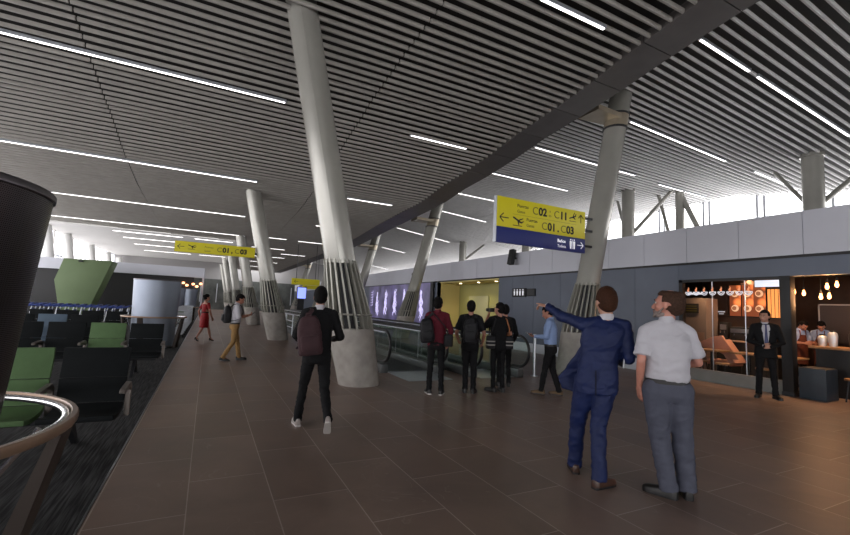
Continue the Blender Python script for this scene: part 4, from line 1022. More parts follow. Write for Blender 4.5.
def V(*a): return Vector(a)
SH = {'neckz': 1.50}
def person(label, loc, rz, H, P, look, res=.012, group=None):
    """P: pose in local metres for a 1.78 m figure facing +y; look: clothing"""
    s = H/1.78
    o = thing('person', label, 'person', loc, rz, group, s)
    lean = P.get('lean', (0, 0)); twist = P.get('twist', 0); hip = V(*P.get('hip', (0, 0)), 0)
    belly = look.get('belly', 0); fw = look.get('fat', 1.0); fem = look.get('fem', False)
    def T(p):
        p = Vector(p); k = max(0, p.z-.93)
        a = twist*min(1, k/.5); x, y = p.x, p.y
        return V(x*math.cos(a)-y*math.sin(a)+lean[0]*k+hip.x, x*math.sin(a)+y*math.cos(a)+lean[1]*k+hip.y, p.z-P.get('drop', 0))
    sw = .185*fw if not fem else .155
    shz = look.get('shz', 1.43) if not fem else 1.41
    arms = {}
    for k, sx in (('L', -1), ('R', 1)):
        S = T((sx*(sw-.012), -.005, shz)); E_, W_ = P.get('arm'+k, ((sx*.23, -.03, 1.14), (sx*.23, .07, .89)))[:2]
        arms[k] = (S, V(*E_), V(*W_))
    legs = {}
    for k, sx in (('L', -1), ('R', 1)):
        K, A, toe, pitch = P.get('leg'+k, ((sx*.10, .02, .50), (sx*.11, 0, .085), sx*-.12, 0))
        legs[k] = (T((sx*.088, 0, .90)), V(*K), V(*A), toe, pitch)
    hy, hp, hr = P.get('head', (0, 0, 0)); pv = T((0, .0, 1.52))
    HM = Matrix.Translation(pv+Vector((0, 0, -.018))) @ Matrix.Rotation(hy, 4, 'Z') @ Matrix.Rotation(hp, 4, 'X') @ Matrix.Rotation(hr, 4, 'Y') @ Matrix.Scale(look.get('hs', 1.05), 4) @ Matrix.Translation(-Vector((0, 0, 1.53)))
    skin = look.get('skin', 'skin')
    # ---- body: one continuous figure
    b = MB(); hb = MB()
    hb.ell((0, -.012, 1.688), (.074, .095, .090), 22, 14); hb.ell((0, .022, 1.645), (.062, .072, .085), 20, 12)
    hb.ell((0, .030, 1.598), (.050, .060, .042), 18, 10); hb.ell((0, .070, 1.572), (.026, .020, .018), 12, 8)
    hb.ell((0, .088, 1.600), (.022, .010, .012), 12, 8)          # mouth mound
    hb.path([(0, .088, 1.668), (0, .106, 1.640), (0, .112, 1.630), (0, .088, 1.618)], [.008, .012, .014, .010], 10)   # nose
    hb.ell((0, .080, 1.690), (.050, .014, .010), 14, 8)          # brow ridge
    for sx in (-1, 1):
        hb.ell((sx*.040, .060, 1.640), (.022, .020, .020), 12, 8)  # cheek
        hb.ell((sx*.076, -.005, 1.655), (.009, .020, .034), 12, 8) # ear
    hb.xf(HM); b.v += hb.v; b.f += hb.f; 
    b2 = MB(); b2.v = b.v; b2.f = b.f; b = b2
    b.path([T((0, -.012, 1.40)), HM @ V(0, -.012, 1.53), HM @ V(0, -.010, 1.62)], [.060*fw, .054*fw, .052*fw], 18)
    b.stack([(.84, .13, .09), (.95, .145, .095), (1.05, .125, .085), (1.2, .135, .09), (1.35, .15, .09), (1.42, .15, .075), (1.47, .09, .06)], T, 24)
    for k in 'LR':
        S, E_, W_ = arms[k]; d = (W_-E_).normalized()
        b.limb(S, E_, .046, .036); b.limb(E_, E_+(W_-E_)*.35, .036, .037); b.limb(E_+(W_-E_)*.35, W_, .037, .025)
        Hp, K, A, toe, pitch = legs[k]
        q_ = 1 if look.get('dress') else .78
        b.limb(Hp, K, .072*q_, .045*q_); b.limb(K, K+(A-K)*.3, .045*q_, .048*q_); b.limb(K+(A-K)*.3, A, .047*q_, .030)
        b.limb(A, A+V(math.sin(-toe)*.10, math.cos(toe)*.10, -.045), .030, .022)
    ex = MB()
    for k, sx in (('L', -1), ('R', 1)):
        S, E_, W_ = arms[k]; hd = P.get('hand'+k, {}); d = V(*hd.get('d', (W_-E_))).normalized()
        n = V(*hd.get('n', (-sx, .0, 0)))
        n = (n - d*n.dot(d)); n = n.normalized() if n.length > 1e-4 else d.orthogonal().normalized()
        sd = V(*hd['thumb']) if 'thumb' in hd else V(0, 1, 0.2)
        sd = sd-d*sd.dot(d)-n*sd.dot(n); sd = sd.normalized() if sd.length > 1e-4 else d.cross(n)
        cu = hd.get('curl', .45); pt = hd.get('point', False)
        # palm
        ws = [(0, .026, .020), (.02, .031, .017), (.055, .040, .015), (.085, .041, .013), (.097, .036, .010)]
        ex_r = []
        for t, a, c in ws: ex_r.append([W_+d*t+sd*(a*math.cos(2*PI*i/14))+n*(c*math.sin(2*PI*i/14)) for i in range(14)])
        ex.rings(ex_r)
        for fi, (off, ln, rr) in enumerate(((.030, .070, .0088), (.010, .078, .0090), (-.010, .072, .0086), (-.029, .056, .0078))):
            p = W_+d*.085+sd*off; dd = d.copy(); pts = [p-d*.02, p]; c0 = cu*(1+.12*fi)
            if pt and fi == 0: c0 = .04
            elif pt: c0 = cu
            spread = sd*off*1.2
            for sg, fr in enumerate((.45, .32, .25)):
                a = c0*(.6 if sg == 0 else 1.0); dd = (dd*math.cos(a)+n*math.sin(a)).normalized()
                p = p+(dd+spread*1.5).normalized()*ln*fr; pts.append(p)
            ex.path(pts, [rr*1.05, rr*1.05, rr, rr*.93, rr*.7], 8)
            ex.ell(pts[-1], (rr*.72,)*3, 8, 6)
        tp = W_+d*.025+sd*.030; td = (d*.75+sd*.62+n*.25).normalized()
        t2 = tp+td*.038; td2 = (d*.9+sd*.25+n*.35).normalized(); t3 = t2+td2*.030; t4 = t3+td2*.018
        ex.path([tp-sd*.02, tp, t2, t3, t4], [.013, .014, .0115, .0102, .007], 8); ex.ell(t4, (.007,)*3, 8, 6)
    b.remesh('body', skin, o, voxel=min(res, .0085), smooth_it=3, extra=ex)
    # ---- face details
    for sx in (-1, 1):
        e = MB().ell((sx*.030, .079, 1.668), (.013, .007, .007), 12, 8).xf(HM).build('eye', 'eye_white', o, smooth=True)
        MB().ell((sx*.030, .0855, 1.668), (.0055, .003, .006), 10, 6).xf(HM).build('iris', 'hair_brown', e, smooth=True)
        MB().path([(sx*.012, .094, 1.686), (sx*.030, .095, 1.692), (sx*.050, .082, 1.686)], .0035, 6).xf(HM).build('eyebrow', look.get('hair', 'hair_black'), o, smooth=True)
    MB().ell((0, .097, 1.600), (.023, .006, .0075), 14, 8).xf(HM).build('lips', 'lip', o, smooth=True)
    # ---- hair: a cap whose face side is tucked beneath the skin
    hm = MB(); nu, nv = 48, 32; hs = look.get('hairstyle', 'short'); top = look.get('hair_top', 1.0)
    c = V(0, -.016, 1.690); sd_ = random.random()*20
    def hr_(th, ph):
        dx, dy, dz = math.sin(th)*math.cos(ph), math.sin(th)*math.sin(ph), math.cos(th)
        rr = 1.09+.035*noise.noise((dx*5+sd_, dy*5, dz*5)); 
        front = dy > .35; lim = .42 + (0 if not front else 0)
        keep = (dz > .40 if dy > .45 else (dz > -.20 if dy > .12 else (dz > -.72 if dy > -.15 else dz > -.98)))
        if abs(dx) > .62 and -.45 < dz < -.12 and dy > -.25: keep = False
        if dy < .0 and dz < -.15 and keep: rr += .10*min(1, (-dz-.15)*2)
        if look.get('bald') and dz > .80 and dy > -.55: keep = False
        if not keep: rr = .86
        t = 1.0+(.10*top if dz > .4 else 0)
        if dz < 0 and dy < 0: t = 1+.22*min(1, -dy*1.5)
        return V(dx*.078*rr, dy*.100*rr, dz*.092*rr*t)+c
    vs = []
    for j in range(1, nv):
        for i in range(nu): vs.append(hr_(PI*j/nv, 2*PI*i/nu))
    vs += [hr_(0.001, 0), hr_(PI-.001, 0)]; Tn = len(vs)-2; fs = []
    for j in range(nv-2):
        for i in range(nu):
            k = (i+1) % nu; fs.append((j*nu+i, (j+1)*nu+i, (j+1)*nu+k, j*nu+k))
    for i in range(nu): fs.append((Tn, i, (i+1) % nu)); fs.append((Tn+1, (nv-2)*nu+(i+1) % nu, (nv-2)*nu+i))
    hm.add(vs, fs)
    if hs == 'bun': hm.ell((0, -.125, 1.70), (.04, .035, .04), 14, 10)
    hm.xf(HM).build('hair', look.get('hair', 'hair_black'), o, smooth=True, angle=180)
    if look.get('beard'):
        bd = MB().ell((0, .036, 1.583), (.0545, .064, .036), 24, 14)
        bd.path([(-.028, .088, 1.603), (0, .101, 1.615), (.028, .088, 1.603)], [.006, .007, .006], 8)
        bd.path([(-.068, .012, 1.63), (-.060, .045, 1.592), (-.030, .080, 1.566), (0, .092, 1.560), (.030, .080, 1.566), (.060, .045, 1.592), (.068, .012, 1.63)], [.006, .009, .011, .013, .011, .009, .006], 10)
        bd.xf(HM).build('beard', look['beard'], o, smooth=True)
    # ---- trousers or dress
    if look.get('legs'):
        t = MB(); lw = look.get('legw', 1.0)
        t.stack([(1.03, .148*fw, .105+belly*.5, belly*.4), (.98, .158*fw, .112+belly*.3, belly*.2), (.92, .168, .122, -.008), (.86, .164, .118, -.010), (.81, .135, .10, -.005)], T, 28)
        for k, sx in (('L', -1), ('R', 1)):
            Hp, K, A, toe, pitch = legs[k]; kk = K+(K-Hp).normalized()*0
            t.limb(Hp, Hp+(K-Hp)*.45, .090*lw, .078*lw); t.limb(Hp+(K-Hp)*.45, K, .078*lw, .060*lw)
            t.limb(K, K+(A-K)*.35, .060*lw, .059*lw); dn = (A-K).normalized()
            t.path([K+(A-K)*.3, K+(A-K)*.7, A-dn*.0+V(0, 0, .0), A+dn*.028], [.058*lw, .054*lw, .055*lw, .057*lw], 18)
        def wf(x, y, z): return 1.3 if z < .35 or .42 < z < .6 else (1.0 if z < .8 else .7)
        t.remesh('trousers', look['legs'], o, voxel=res, smooth_it=5, wrinkle=.007, wfun=wf)
    if look.get('dress'):
        t = MB(); t.stack([(.52, .17, .14), (.70, .175, .145), (.90, .175, .125), (1.05, .135, .10), (1.12, .128, .098), (1.25, .145, .115, .008), (1.36, .150, .105), (1.42, .125, .07), (1.46, .07, .05)], T, 28, 2.1)
        for k in 'LR': S, E_, W_ = arms[k]; t.limb(S, S+(E_-S)*.6, .052, .046)
        t.remesh('dress', look['dress'], o, voxel=res, smooth_it=4, wrinkle=.006)
        MB().stack([(1.075, .140, .108), (1.115, .136, .104)], T, 28, 2.1).build('belt', 'black_cloth', o, smooth=True)
    # ---- tops
    if look.get('top'):
        t = MB(); kind = look.get('topkind', 'shirt'); b_ = belly
        if kind == 'jacket':
            t.stack([(.80, .178*fw, .125), (.90, .182*fw, .130), (1.02, .165*fw, .120), (1.10, .160*fw, .115), (1.22, .172*fw, .122), (1.34, .188*fw, .125), (1.41, .190*fw, .108), (1.455, .150*fw, .085), (1.49, .085, .066)], T, 30, 2.5)
            ar = (.062, .055, .051, .044)
        elif kind == 'loose':
            t.stack([(.88, .172*fw, .125), (1.0, .168*fw, .122), (1.12, .165*fw, .118), (1.25, .172*fw, .122), (1.36, .180*fw, .118), (1.42, .178*fw, .10), (1.46, .13*fw, .08), (1.495, .078, .062)], T, 30, 2.4)
            ar = (.059, .053, .050, .042)
        else:
            t.stack([(.985, .160*fw, .112+b_*.7, b_*.5), (1.03, .172*fw, .122+b_, b_*.75), (1.12, .178*fw, .126+b_, b_*.8), (1.22, .182*fw, .130+b_*.7, b_*.5), (1.33, .184*fw, .125+b_*.2), (1.39, .168*fw, .108), (1.45, .118*fw, .084), (1.51, .070*fw, .064)], T, 30, 2.4)
            ar = (.058, .053, .049, .040)
        sl = look.get('sleeve', 'long')
        for k_, sx_ in (('L', -1), ('R', 1)):
            S_ = arms[k_][0]; t.path([T((sx_*.030, -.012, 1.478)), T((sx_*.09, -.012, 1.462)), S_+V(0, -.004, .004)], [.048, .054, .058*fw], 16); t.ell(S_, (.060*fw, .060*fw, .060*fw), 16, 10)
        for k, sx in (('L', -1), ('R', 1)):
            S, E_, W_ = arms[k]
            if sl == 'long':
                t.limb(S, E_, ar[0]*fw, ar[1]); t.limb(E_, W_-(W_-E_).normalized()*.0, ar[2], ar[3]*.85)
            elif sl == 'rolled':
                t.limb(S, E_, ar[0], ar[1]*.95); t.limb(E_, E_+(W_-E_)*.15, ar[2], ar[2]*.95)
            else:
                q = S+(E_-S)*.80; t.path([S, S+(E_-S)*.4, q], [ar[0]*fw, .062*fw, .067*fw], 20)
        if look.get('flap'):
            t.rings([[T((x-w, y-.016, z)), T((x+w, y-.016, z)), T((x+w, y+.016, z)), T((x-w, y+.016, z))] for (x, y, z, w) in look['flap']])
        def wf(x, y, z): return .8 if z > 1.3 else 1.1
        top = t.remesh('jacket' if kind == 'jacket' else ('apron_shirt' if kind == 'x' else 'shirt'), look['top'], o, voxel=res, smooth_it=4, wrinkle=look.get('wr', .007), wfun=wf)
        if look.get('vent'):
            MB().prism([(-.004, .80), (.004, .80), (.003, 1.02), (-.003, 1.02)], 'y', -.136, -.125).build('vent', 'black_cloth', o)
    if look.get('collar'):
        rs = []
        for z, r1, r2 in ((1.475, .068, .066), (1.535, .060, .058), (1.535, .052, .050)): rs.append([T((r1*fw*math.cos(2*PI*i/24), r2*fw*math.sin(2*PI*i/24)-.008, z+(.012*math.sin(2*PI*i/24+PI)))) for i in range(24)])
        MB().rings(rs, cap=False).build('collar', look['collar'], o, smooth=True, angle=60)
    if look.get('tie'):
        MB().stack([(1.475, .055, .004, .103), (1.40, .07, .012, .116), (1.2, .045, .012, .122), (1.0, .018, .010, .122)], T, 16).build('shirt_front', 'white_cloth', o, smooth=True)
        MB().add([T((-.016, .116, 1.485)), T((.016, .116, 1.485)), T((.012, .132, 1.45)), T((.032, .140, 1.12)), T((0, .141, 1.07)), T((-.032, .140, 1.12)), T((-.012, .132, 1.45))], [(0, 1, 2, 6), (6, 2, 3, 4, 5)]).build('tie', 'tie', o)
    if look.get('belt'):
        MB().stack([(.962, .166*fw, .118+belly*.3, belly*.2), (1.0, .166*fw, .120+belly*.35, belly*.25)], T, 30, 2.4).build('belt', 'leather_black', o, smooth=True)
    if look.get('cuffs'):
        for k in 'LR':
            S, E_, W_ = arms[k]; d = (W_-E_).normalized(); MB().path([W_-d*.01, W_+d*.014], .034, 16).build('cuff', 'white_cloth', o, smooth=True, angle=50)
    # ---- shoes
    for k in 'LR':
        Hp, K, A, toe, pitch = legs[k]
        heel = look.get('heels', False)
        st = [(-.075, .020, .055), (-.068, .032, .075), (-.03, .037, .085), (.03, .037, .080), (.08, .042, .062), (.13, .045, .052), (.17, .040, .045), (.195, .026, .034), (.205, .010, .022)]
        if heel: st = [(-.06, .018, .05), (-.04, .026, .06), (0, .024, .050), (.06, .028, .035), (.10, .032, .032), (.14, .024, .026), (.16, .008, .016)]
        rs = []; n = 16; MM = Matrix.Translation((A.x, A.y, A.z-.085)) @ Matrix.Rotation(toe, 4, 'Z') @ Matrix.Translation((0, .10, 0)) @ Matrix.Rotation(-pitch, 4, 'X') @ Matrix.Translation((0, -.10, 0))
        if pitch: MM = Matrix.Translation((A.x, A.y, A.z)) @ Matrix.Rotation(toe, 4, 'Z') @ Matrix.Rotation(-pitch, 4, 'X') @ Matrix.Translation((0, 0, -.085))
        for y, w, h in st:
            z0 = .018; ring = []
            if heel: z0 = .06 if y < 0 else (.04 if y < .05 else .008)
            for i in range(n):
                a = 2*PI*i/n; z = z0+max(0, math.sin(a))**.8*(h-.0) if math.sin(a) > 0 else z0
                ring.append((w*math.copysign(abs(math.cos(a))**.7, math.cos(a)), y, z))
            rs.append(ring)
        sh = MB().rings(rs).xf(MM).build('shoe', look.get('shoes', 'leather_black'), o, smooth=True, angle=60)
        if heel: MB().path([(0, -.045, .0), (0, -.045, .07)], [.006, .012], 8).xf(MM).build('heel', look.get('shoes', 'leather_black'), sh, smooth=True)
        else:
            MB().prism([(w_*sg, y) for sg, lst in ((1, st), (-1, st[::-1])) for y, w_, h in lst], 'z', 0, .020).xf(MM @ Matrix.Scale(1.0, 4)).build('sole', look.get('sole', 'rubber'), sh)
    o['_s'] = s
    del o['_s']
    return o, T, arms, HM

def backpack(name, label, pers, T, col, size=(.15, .085, .24), c=(0, -.20, 1.22), strap='bag_black', tilt=0, one_strap=False, res=.012):
    root = thing(name, label, 'backpack', pers.location, pers.rotation_euler.z, None, pers.scale.x)
    mb = MB(); w, d, h = size; cx, cy, cz = c
    RT = Matrix.Translation(T(c)) @ Matrix.Rotation(tilt, 4, 'Y')
    mb.stack([(-h, w*.9, d*.8), (-h*.85, w, d), (-h*.2, w, d*1.05), (h*.5, w*.93, d*.9), (h*.85, w*.75, d*.65), (h, w*.5, d*.4)], None, 28, 3.2)
    mb.xf(RT); mb.remesh('bag_body', col, root, voxel=res, smooth_it=5, wrinkle=.008)
    mb = MB(); mb.stack([(-h*.75, w*.7, .02), (-h*.65, w*.78, .032), (-h*.1, w*.78, .03), (0, w*.7, .018)], None, 24, 3.2); mb.xf(RT @ Matrix.Translation((0, -d-.005, 0))); mb.build('front_pocket', col, root, smooth=True, angle=60)
    MB().path([(-.03, .02, h), (-.025, .0, h+.035), (.025, .0, h+.035), (.03, .02, h)], .008, 8).xf(RT).build('grab_handle', strap, root, smooth=True)
    for sx in ((-1,) if one_strap else (-1, 1)):
        pts = [(sx*w*.55+cx, cy+d*.6, cz+h*.75), (sx*.10, -.10, 1.475), (sx*.115, -.02, 1.505), (sx*.125, .09, 1.45), (sx*.150, .145, 1.30), (sx*.175, .10, 1.12), (sx*.165, -.04, 1.06), (sx*w*.9+cx, cy+d*.2, cz-h*.7)]
        pts = [T(p) for p in pts]; rs = []
        for i, p in enumerate(pts):
            q = (pts[min(i+1, len(pts)-1)]-pts[max(i-1, 0)]).normalized(); side = V(1, 0, 0)
            side = (side-q*side.dot(q)).normalized(); nn = q.cross(side)
            rs.append([p+side*.024+nn*.006, p-side*.024+nn*.006, p-side*.024-nn*.006, p+side*.024-nn*.006])
        MB().rings(rs).build('shoulder_strap', strap, root, smooth=True)
    return root
def held(name, label, cat, pers, mk):
    root = thing(name, label, cat, pers.location, pers.rotation_euler.z, None, pers.scale.x); mk(root); return root
def face(x, y): return math.atan2(-x, y)      # z rotation that turns +y towards (x, y)

D = math.radians
# 1. man in the navy suit, pointing left
pers, T, arms, HM = person('man in a navy blue suit seen from behind, left arm stretched out pointing left', (3.37, 2.97, 0), D(-40), 1.81, dict(
    lean=(.15, .0), hip=(.02, 0), twist=.10, head=(.22, -.05, .0),
    armL=((-.29, .24, 1.505), (-.40, .47, 1.60)), handL=dict(d=(-.86, .48, .16), n=(.2, .1, -1), thumb=(.3, .8, .5), curl=1.0, point=True),
    armR=((.30, -.06, 1.14), (.22, .18, 1.10)), handR=dict(d=(-.35, .9, .0), n=(-1, 0, 0), thumb=(0, .3, 1), curl=.5),
    legL=((-.13, .10, .49), (-.14, .18, .085), .10, 0), legR=((.04, -.02, .50), (.03, -.16, .085), -.85, 0)),
    dict(skin='skin', hair='hair_brown', hair_top=1.6, legs='navy', top='navy', topkind='jacket', sleeve='long', collar='white_cloth', cuffs=True, vent=True, shoes='leather_brown', wr=.009, legw=1.20, hs=1.12, fat=1.05,
         flap=[(-.12, .07, 1.26, .03), (-.16, .085, 1.15, .045), (-.20, .10, 1.0, .075), (-.235, .115, .90, .10), (-.20, .11, .80, .09), (-.15, .10, .78, .05)]), res=.009)
def mk(r):
    mb = MB(); mb.box(-.006, .006, -.10, .16, -.13, .13); mb.xf(Matrix.Translation(T((.205, .02, 1.18))) @ Matrix.Rotation(.12, 4, 'Y')); mb.build('cover', 'paper', r, bevel=.004)
    mb = MB(); mb.box(-.008, -.006, -.09, .15, -.12, .12); mb.xf(Matrix.Translation(T((.205, .02, 1.18))) @ Matrix.Rotation(.12, 4, 'Y')); mb.build('screen', 'dark', r)
held('tablet', 'slim pale tablet tucked under the right arm of the man in the navy suit', 'tablet', pers, mk)

# 2. older man in a white short sleeved shirt
person('heavy set grey bearded man in white short sleeved shirt and grey trousers, hand in pocket', (3.755, 2.435, 0), D(-36), 1.81, dict(
    lean=(-.0, .03), hip=(-.04, 0), head=(.95, .08, .02),
    armL=((-.275, -.05, 1.14), (-.255, .06, .915)), handL=dict(d=(.10, .22, -1), n=(.9, .2, .1), thumb=(-.2, 1, 0), curl=.3),
    armR=((.22, .02, 1.15), (.12, .24, 1.10)), handR=dict(d=(-.6, .7, .0), n=(-.6, -.6, 0), thumb=(0, .2, 1), curl=.7),
    legL=((-.10, .03, .50), (-.045, -.0, .085), .95, 0), legR=((.085, .03, .50), (.12, .04, .085), -.1, 0)),
    dict(skin='skin_ruddy', hair='hair_greying', hair_top=.4, bald=True, beard='beard_grey', legs='grey_trousers', top='white_cloth', topkind='shirt', sleeve='short', collar='white_cloth', belt=True,
         fat=1.04, belly=.055, shz=1.395, shoes='leather_black', legw=1.36, wr=.010, hs=1.12), res=.009)

# 3. walking man
pw, T3, a3, _ = person('walking man in black jacket and trousers with one heel lifted, seen from behind', (1.27, 5.4, 0), D(-8), 1.76, dict(
    lean=(.0, .04), head=(-.10, -.05, 0),
    armL=((-.27, -.02, 1.15), (-.22, .20, 1.08)), handL=dict(n=(1, 0, 0), thumb=(0, .2, 1), curl=.8),
    armR=((.27, -.06, 1.15), (.20, .17, 1.10)), handR=dict(n=(-1, 0, 0), thumb=(0, .2, 1), curl=.8),
    legL=((-.13, .16, .50), (-.17, .22, .085), .15, 0), legR=((.12, -.02, .49), (.15, -.30, .19), -.1, .75)),
    dict(skin='skin', hair='hair_black', hair_top=1.4, legs='black_cloth', top='black_cloth', topkind='loose', sleeve='long', collar='white_cloth', shoes='sneaker', sole='sole_white', legw=1.0), res=.011)
backpack('backpack', 'plum coloured backpack hanging from the left shoulder of the walking man', pw, T3, 'bag_plum', (.145, .085, .235), (-.12, -.20, 1.17), 'bag_plum', tilt=-.12, one_strap=True)

# 4. woman in red
person('woman in a short red dress and black heels walking near the floor edge', (-.05, 17.2, 0), D(-50), 1.69, dict(
    lean=(0, .02), head=(-.3, -.1, 0), armL=((-.24, -.08, 1.13), (-.22, -.02, .88)), armR=((.23, .02, 1.13), (.22, .14, .90)),
    legL=((-.10, .02, .49), (-.20, -.12, .12), 0, .4), legR=((.11, .12, .50), (.17, .20, .10), 0, 0)),
    dict(skin='skin_tan', hair='hair_black', hairstyle='bun', fem=True, dress='red', heels=True, shoes='leather_black'), res=.014)

# 5. khaki trousers man
pk, T5, _, _ = person('man in white shirt and khaki trousers looking down at a phone', (.67, 11.97, 0), D(-86), 1.70, dict(
    lean=(0, .03), head=(.05, -.50, 0), armL=((-.20, .06, 1.15), (-.07, .30, 1.20)), handL=dict(d=(.2, .8, .3), n=(.3, -.3, 1), thumb=(.6, .1, .6), curl=.7),
    armR=((.20, .05, 1.15), (.07, .30, 1.19)), handR=dict(d=(-.2, .8, .3), n=(-.3, -.3, 1), thumb=(-.6, .1, .6), curl=.7),
    legL=((-.08, .10, .50), (-.08, .17, .085), 0, 0), legR=((.10, -.02, .50), (.10, -.24, .10), 0, .25)),
    dict(skin='skin_tan', hair='hair_black', legs='khaki', top='white_cloth', topkind='shirt', sleeve='rolled', collar='white_cloth', belt=True, shoes='leather_black', fat=.95), res=.013)
backpack('backpack', 'round black backpack on the man in khaki trousers', pk, T5, 'bag_black', (.15, .10, .23), (0, -.22, 1.22), res=.014)
held('mobile_phone', 'black phone held by the man in khaki trousers', 'phone', pk, lambda r: (MB().box(-.035, .035, -.005, .005, -.07, .07).xf(Matrix.Translation((0, .43, 1.25)) @ Matrix.Rotation(-.7, 4, 'X')).build('body', 'black', r, bevel=.003),
    MB().box(-.031, .031, -.007, -.005, -.064, .064).xf(Matrix.Translation((0, .43, 1.25)) @ Matrix.Rotation(-.7, 4, 'X')).build('screen', 'dark', r)))

# 6-9. the group of men waiting
GP = None
p6, T6, _, _ = person('man in a dark red sweater with black trousers, leftmost of the group by the walkway', (3.80, 6.92, 0), D(-22), 1.76, dict(
    lean=(0, 0), head=(-.35, -.05, 0), armL=((-.25, -.02, 1.14), (-.20, .20, 1.05)), armR=((.26, -.03, 1.14), (.24, .12, .93)),
    legL=((-.10, .02, .50), (-.105, .01, .085), .2, 0), legR=((.10, .0, .50), (.11, -.04, .085), -.3, 0)),
    dict(skin='skin_tan', hair='hair_black', hair_top=1.5, legs='black_cloth', top='maroon', topkind='loose', sleeve='long', collar='maroon', shoes='leather_black', sole='sole_white', legw=.92), res=.012)
backpack('backpack', 'black backpack slung at the left side of the man in dark red', p6, T6, 'bag_black', (.13, .09, .22), (-.20, -.12, 1.16), tilt=-.1, one_strap=True)
held('camera_bag', 'small black bag at the right hip of the man in dark red', 'bag', p6, lambda r: (MB().stack([(-.11, .07, .05), (-.09, .085, .06), (.09, .085, .06), (.11, .07, .05)], None, 20, 4).xf(Matrix.Translation((.20, -.12, .99))).build('bag_body', 'bag_black', r, smooth=True, angle=60),
    MB().path([(.20, -.12, 1.09), (.12, -.15, 1.25), (-.08, -.12, 1.46), (-.11, .03, 1.49), (.05, .14, 1.25), (.20, -.02, 1.08)], .011, 6).build('strap', 'bag_black', r, smooth=True)))
p7, T7, _, _ = person('man in black t-shirt and black trousers with a backpack, middle of the group', (4.50, 6.88, 0), D(-33), 1.73, dict(
    lean=(0, 0), head=(.05, 0, 0), armL=((-.27, -.03, 1.14), (-.24, .16, 1.00)), armR=((.27, -.04, 1.14), (.25, .14, .97)),
    legL=((-.07, .02, .50), (-.07, .02, .085), .1, 0), legR=((.08, .0, .50), (.09, -.02, .085), -.25, 0)),
    dict(skin='skin_tan', hair='hair_black', hair_top=1.3, legs='black_cloth', top='charcoal', topkind='loose', sleeve='short', shoes='leather_black', legw=1.0), res=.012)
backpack('backpack', 'black backpack on the man in the middle of the group', p7, T7, 'bag_black', (.135, .095, .24), (0, -.19, 1.20))
p8, T8, _, _ = person('man in black raising a camera to his face, right one of the group of three', (5.12, 6.82, 0), D(-12), 1.72, dict(
    lean=(0, 0), head=(.45, 0, 0), armL=((-.26, .14, 1.24), (-.13, .23, 1.52)), handL=dict(d=(.3, .2, 1), n=(.9, -.2, 0), thumb=(.3, -.6, .3), curl=.9),
    armR=((.27, .02, 1.15), (.20, .22, 1.12)), legL=((-.09, .02, .50), (-.09, .01, .085), .5, 0), legR=((.09, .0, .50), (.10, -.01, .085), -.05, 0)),
    dict(skin='skin_tan', hair='hair_black', hair_top=1.2, legs='black_cloth', top='black_cloth', topkind='loose', sleeve='short', shoes='leather_black', legw=.86), res=.012)
def mkcam(r):
    MB().box(-.06, .06, -.035, .03, -.04, .04).xf(Matrix.Translation((-.10, .17, 1.62))).build('camera_body', 'black', r, bevel=.01)
    MB().path([(-.12, .20, 1.62), (-.14, .30, 1.62)], .035, 16).build('lens', 'black', r, smooth=True, angle=50)
held('photo_camera', 'black photo camera held to the face of the man in black', 'camera', p8, mkcam)
def mkbag(sx):
    def f(r):
        MB().stack([(-.13, .075, .055), (-.11, .085, .065), (.10, .085, .065), (.13, .07, .05)], None, 20, 4).xf(Matrix.Translation((sx*.20, -.06, .98))).build('bag_body', 'bag_black', r, smooth=True, angle=60)
        for z in (.93, 1.0): MB().stack([(-.012, .088, .068), (.012, .088, .068)], None, 20, 4).xf(Matrix.Translation((sx*.20, -.06, z))).build('reflective_stripe', 'cup_white', r, smooth=True, angle=60)
        MB().path([(sx*.20, -.06, 1.10), (sx*.18, -.12, 1.25), (sx*.12, -.11, 1.44), (sx*.11, .0, 1.50), (sx*.14, .13, 1.35), (sx*.2, .02, 1.10)], .014, 6).build('strap', 'tan_strap' if sx > 0 else 'bag_black', r, smooth=True)
    return f
held('camera_bag', 'pale striped camera bag on a tan strap, right of the man with the camera', 'bag', p8, mkbag(1))
held('camera_bag', 'camera bag with pale stripes at the left hip of the man with the camera', 'bag', p8, mkbag(-1))
person('dark clothed man mostly hidden behind the man with the camera', (5.62, 7.28, 0), D(-30), 1.70, dict(
    head=(.1, 0, 0), armL=((-.24, .0, 1.14), (-.2, .2, 1.05)), armR=((.25, -.02, 1.14), (.22, .15, .98))),
    dict(skin='skin_tan', hair='hair_black', legs='black_cloth', top='charcoal', topkind='loose', sleeve='long', shoes='leather_black', legw=.9), res=.014)

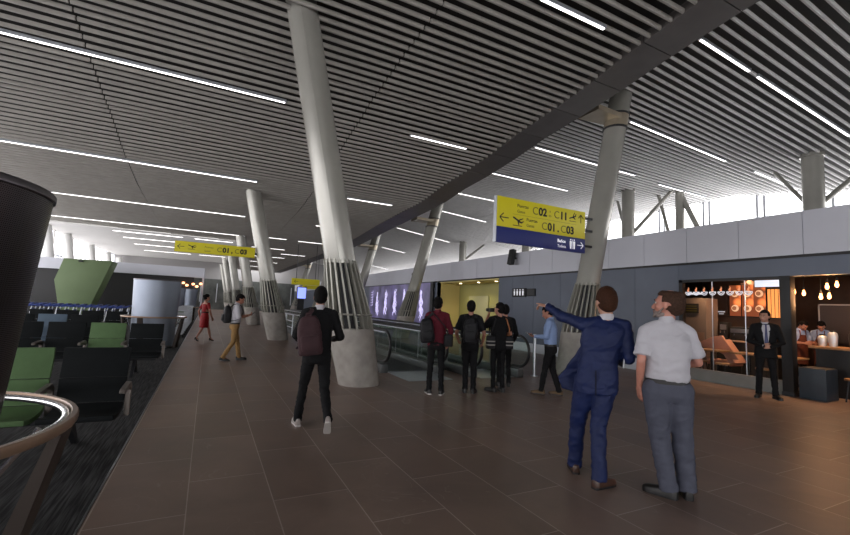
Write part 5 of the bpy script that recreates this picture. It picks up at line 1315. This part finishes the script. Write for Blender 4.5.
# 10. blue shirt man reading a sheet
p10, T10, _, _ = person('man in light blue shirt facing left, partly behind the pointing arm', (5.97, 6.30, 0), D(38), 1.71, dict(
    lean=(0, .02), head=(.0, -.45, 0), armL=((-.20, .05, 1.15), (-.10, .29, 1.13)), handL=dict(d=(.2, .9, .1), n=(.3, -.3, 1), thumb=(.6, .1, .5), curl=.5),
    armR=((.20, .04, 1.15), (.10, .28, 1.12)), handR=dict(d=(-.2, .9, .1), n=(-.3, -.3, 1), thumb=(-.6, .1, .5), curl=.5),
    legL=((-.06, .09, .50), (-.05, .16, .085), .1, 0), legR=((.07, -.04, .50), (.06, -.17, .085), -.1, 0)),
    dict(skin='skin_tan', hair='hair_black', legs='black_cloth', top='blue_shirt', topkind='shirt', sleeve='long', collar='blue_shirt', belt=True, shoes='suede', fat=.98), res=.012)
held('paper_note', 'small white paper in the hands of the man in the light blue shirt', 'paper', p10, lambda r: (MB().box(-.05, .05, -.07, .07, -.002, .002).xf(Matrix.Translation((0, .43, 1.17)) @ Matrix.Rotation(.5, 4, 'X')).build('sheet', 'paper', r),
    MB().box(-.035, .035, -.05, .03, .002, .004).xf(Matrix.Translation((0, .43, 1.17)) @ Matrix.Rotation(.5, 4, 'X')).build('printed_block', 'dark', r)))

# 11. security man in black suit
person('man in black suit and navy tie standing by the shop with joined hands', (10.56, 4.82, 0), D(122), 1.83, dict(
    head=(-.55, 0, 0), armL=((-.27, .06, 1.13), (-.065, .23, 1.04)), handL=dict(d=(1, .2, -.1), n=(0, -1, .1), thumb=(0, .3, 1), curl=.9),
    armR=((.27, .06, 1.13), (.065, .23, 1.05)), handR=dict(d=(-1, .2, -.1), n=(0, -1, .1), thumb=(0, .3, 1), curl=.9),
    legL=((-.11, .02, .50), (-.14, .02, .085), .35, 0), legR=((.11, .0, .50), (.13, .0, .085), -.35, 0)),
    dict(skin='skin', hair='hair_black', legs='black_cloth', top='black_cloth', topkind='jacket', sleeve='long', collar='white_cloth', cuffs=True, tie=True, shoes='leather_black', legw=1.0, fat=1.04), res=.011)
# 12-13. baristas
for i, (x, y, a, hd) in enumerate([(13.45, 5.42, 150, .5), (13.95, 5.12, 100, .6)]):
    pb, TB, _, _ = person(['barista in blue shirt and apron, left one nearest the pillar', 'barista in blue shirt and apron bending over the bar, right one'][i], (x, y, 0), D(a), 1.70, dict(
        lean=(0, .12), head=(hd*.3, -.75, 0), armL=((-.24, .12, 1.16), (-.12, .36, 1.16)), armR=((.24, .12, 1.16), (.12, .36, 1.15))),
        dict(skin='skin_tan', hair='hair_black', legs='black_cloth', top='blue_shirt', topkind='shirt', sleeve='short', collar='blue_shirt', shoes='leather_black'), res=.014)
    ap = MB(); ap.stack([(.60, .17, .10, .055), (.95, .175, .11, .052), (1.12, .165, .10, .052), (1.34, .10, .09, .055), (1.36, .09, .08, .05)], TB, 26, 2.4); ap.build('apron', 'apron', pb, smooth=True)
    for sx in (-1, 1): MB().path([TB((sx*.07, .12, 1.35)), TB((sx*.075, .09, 1.48)), TB((sx*.05, -.07, 1.50))], .010, 6).build('apron_strap', 'apron', pb, smooth=True)
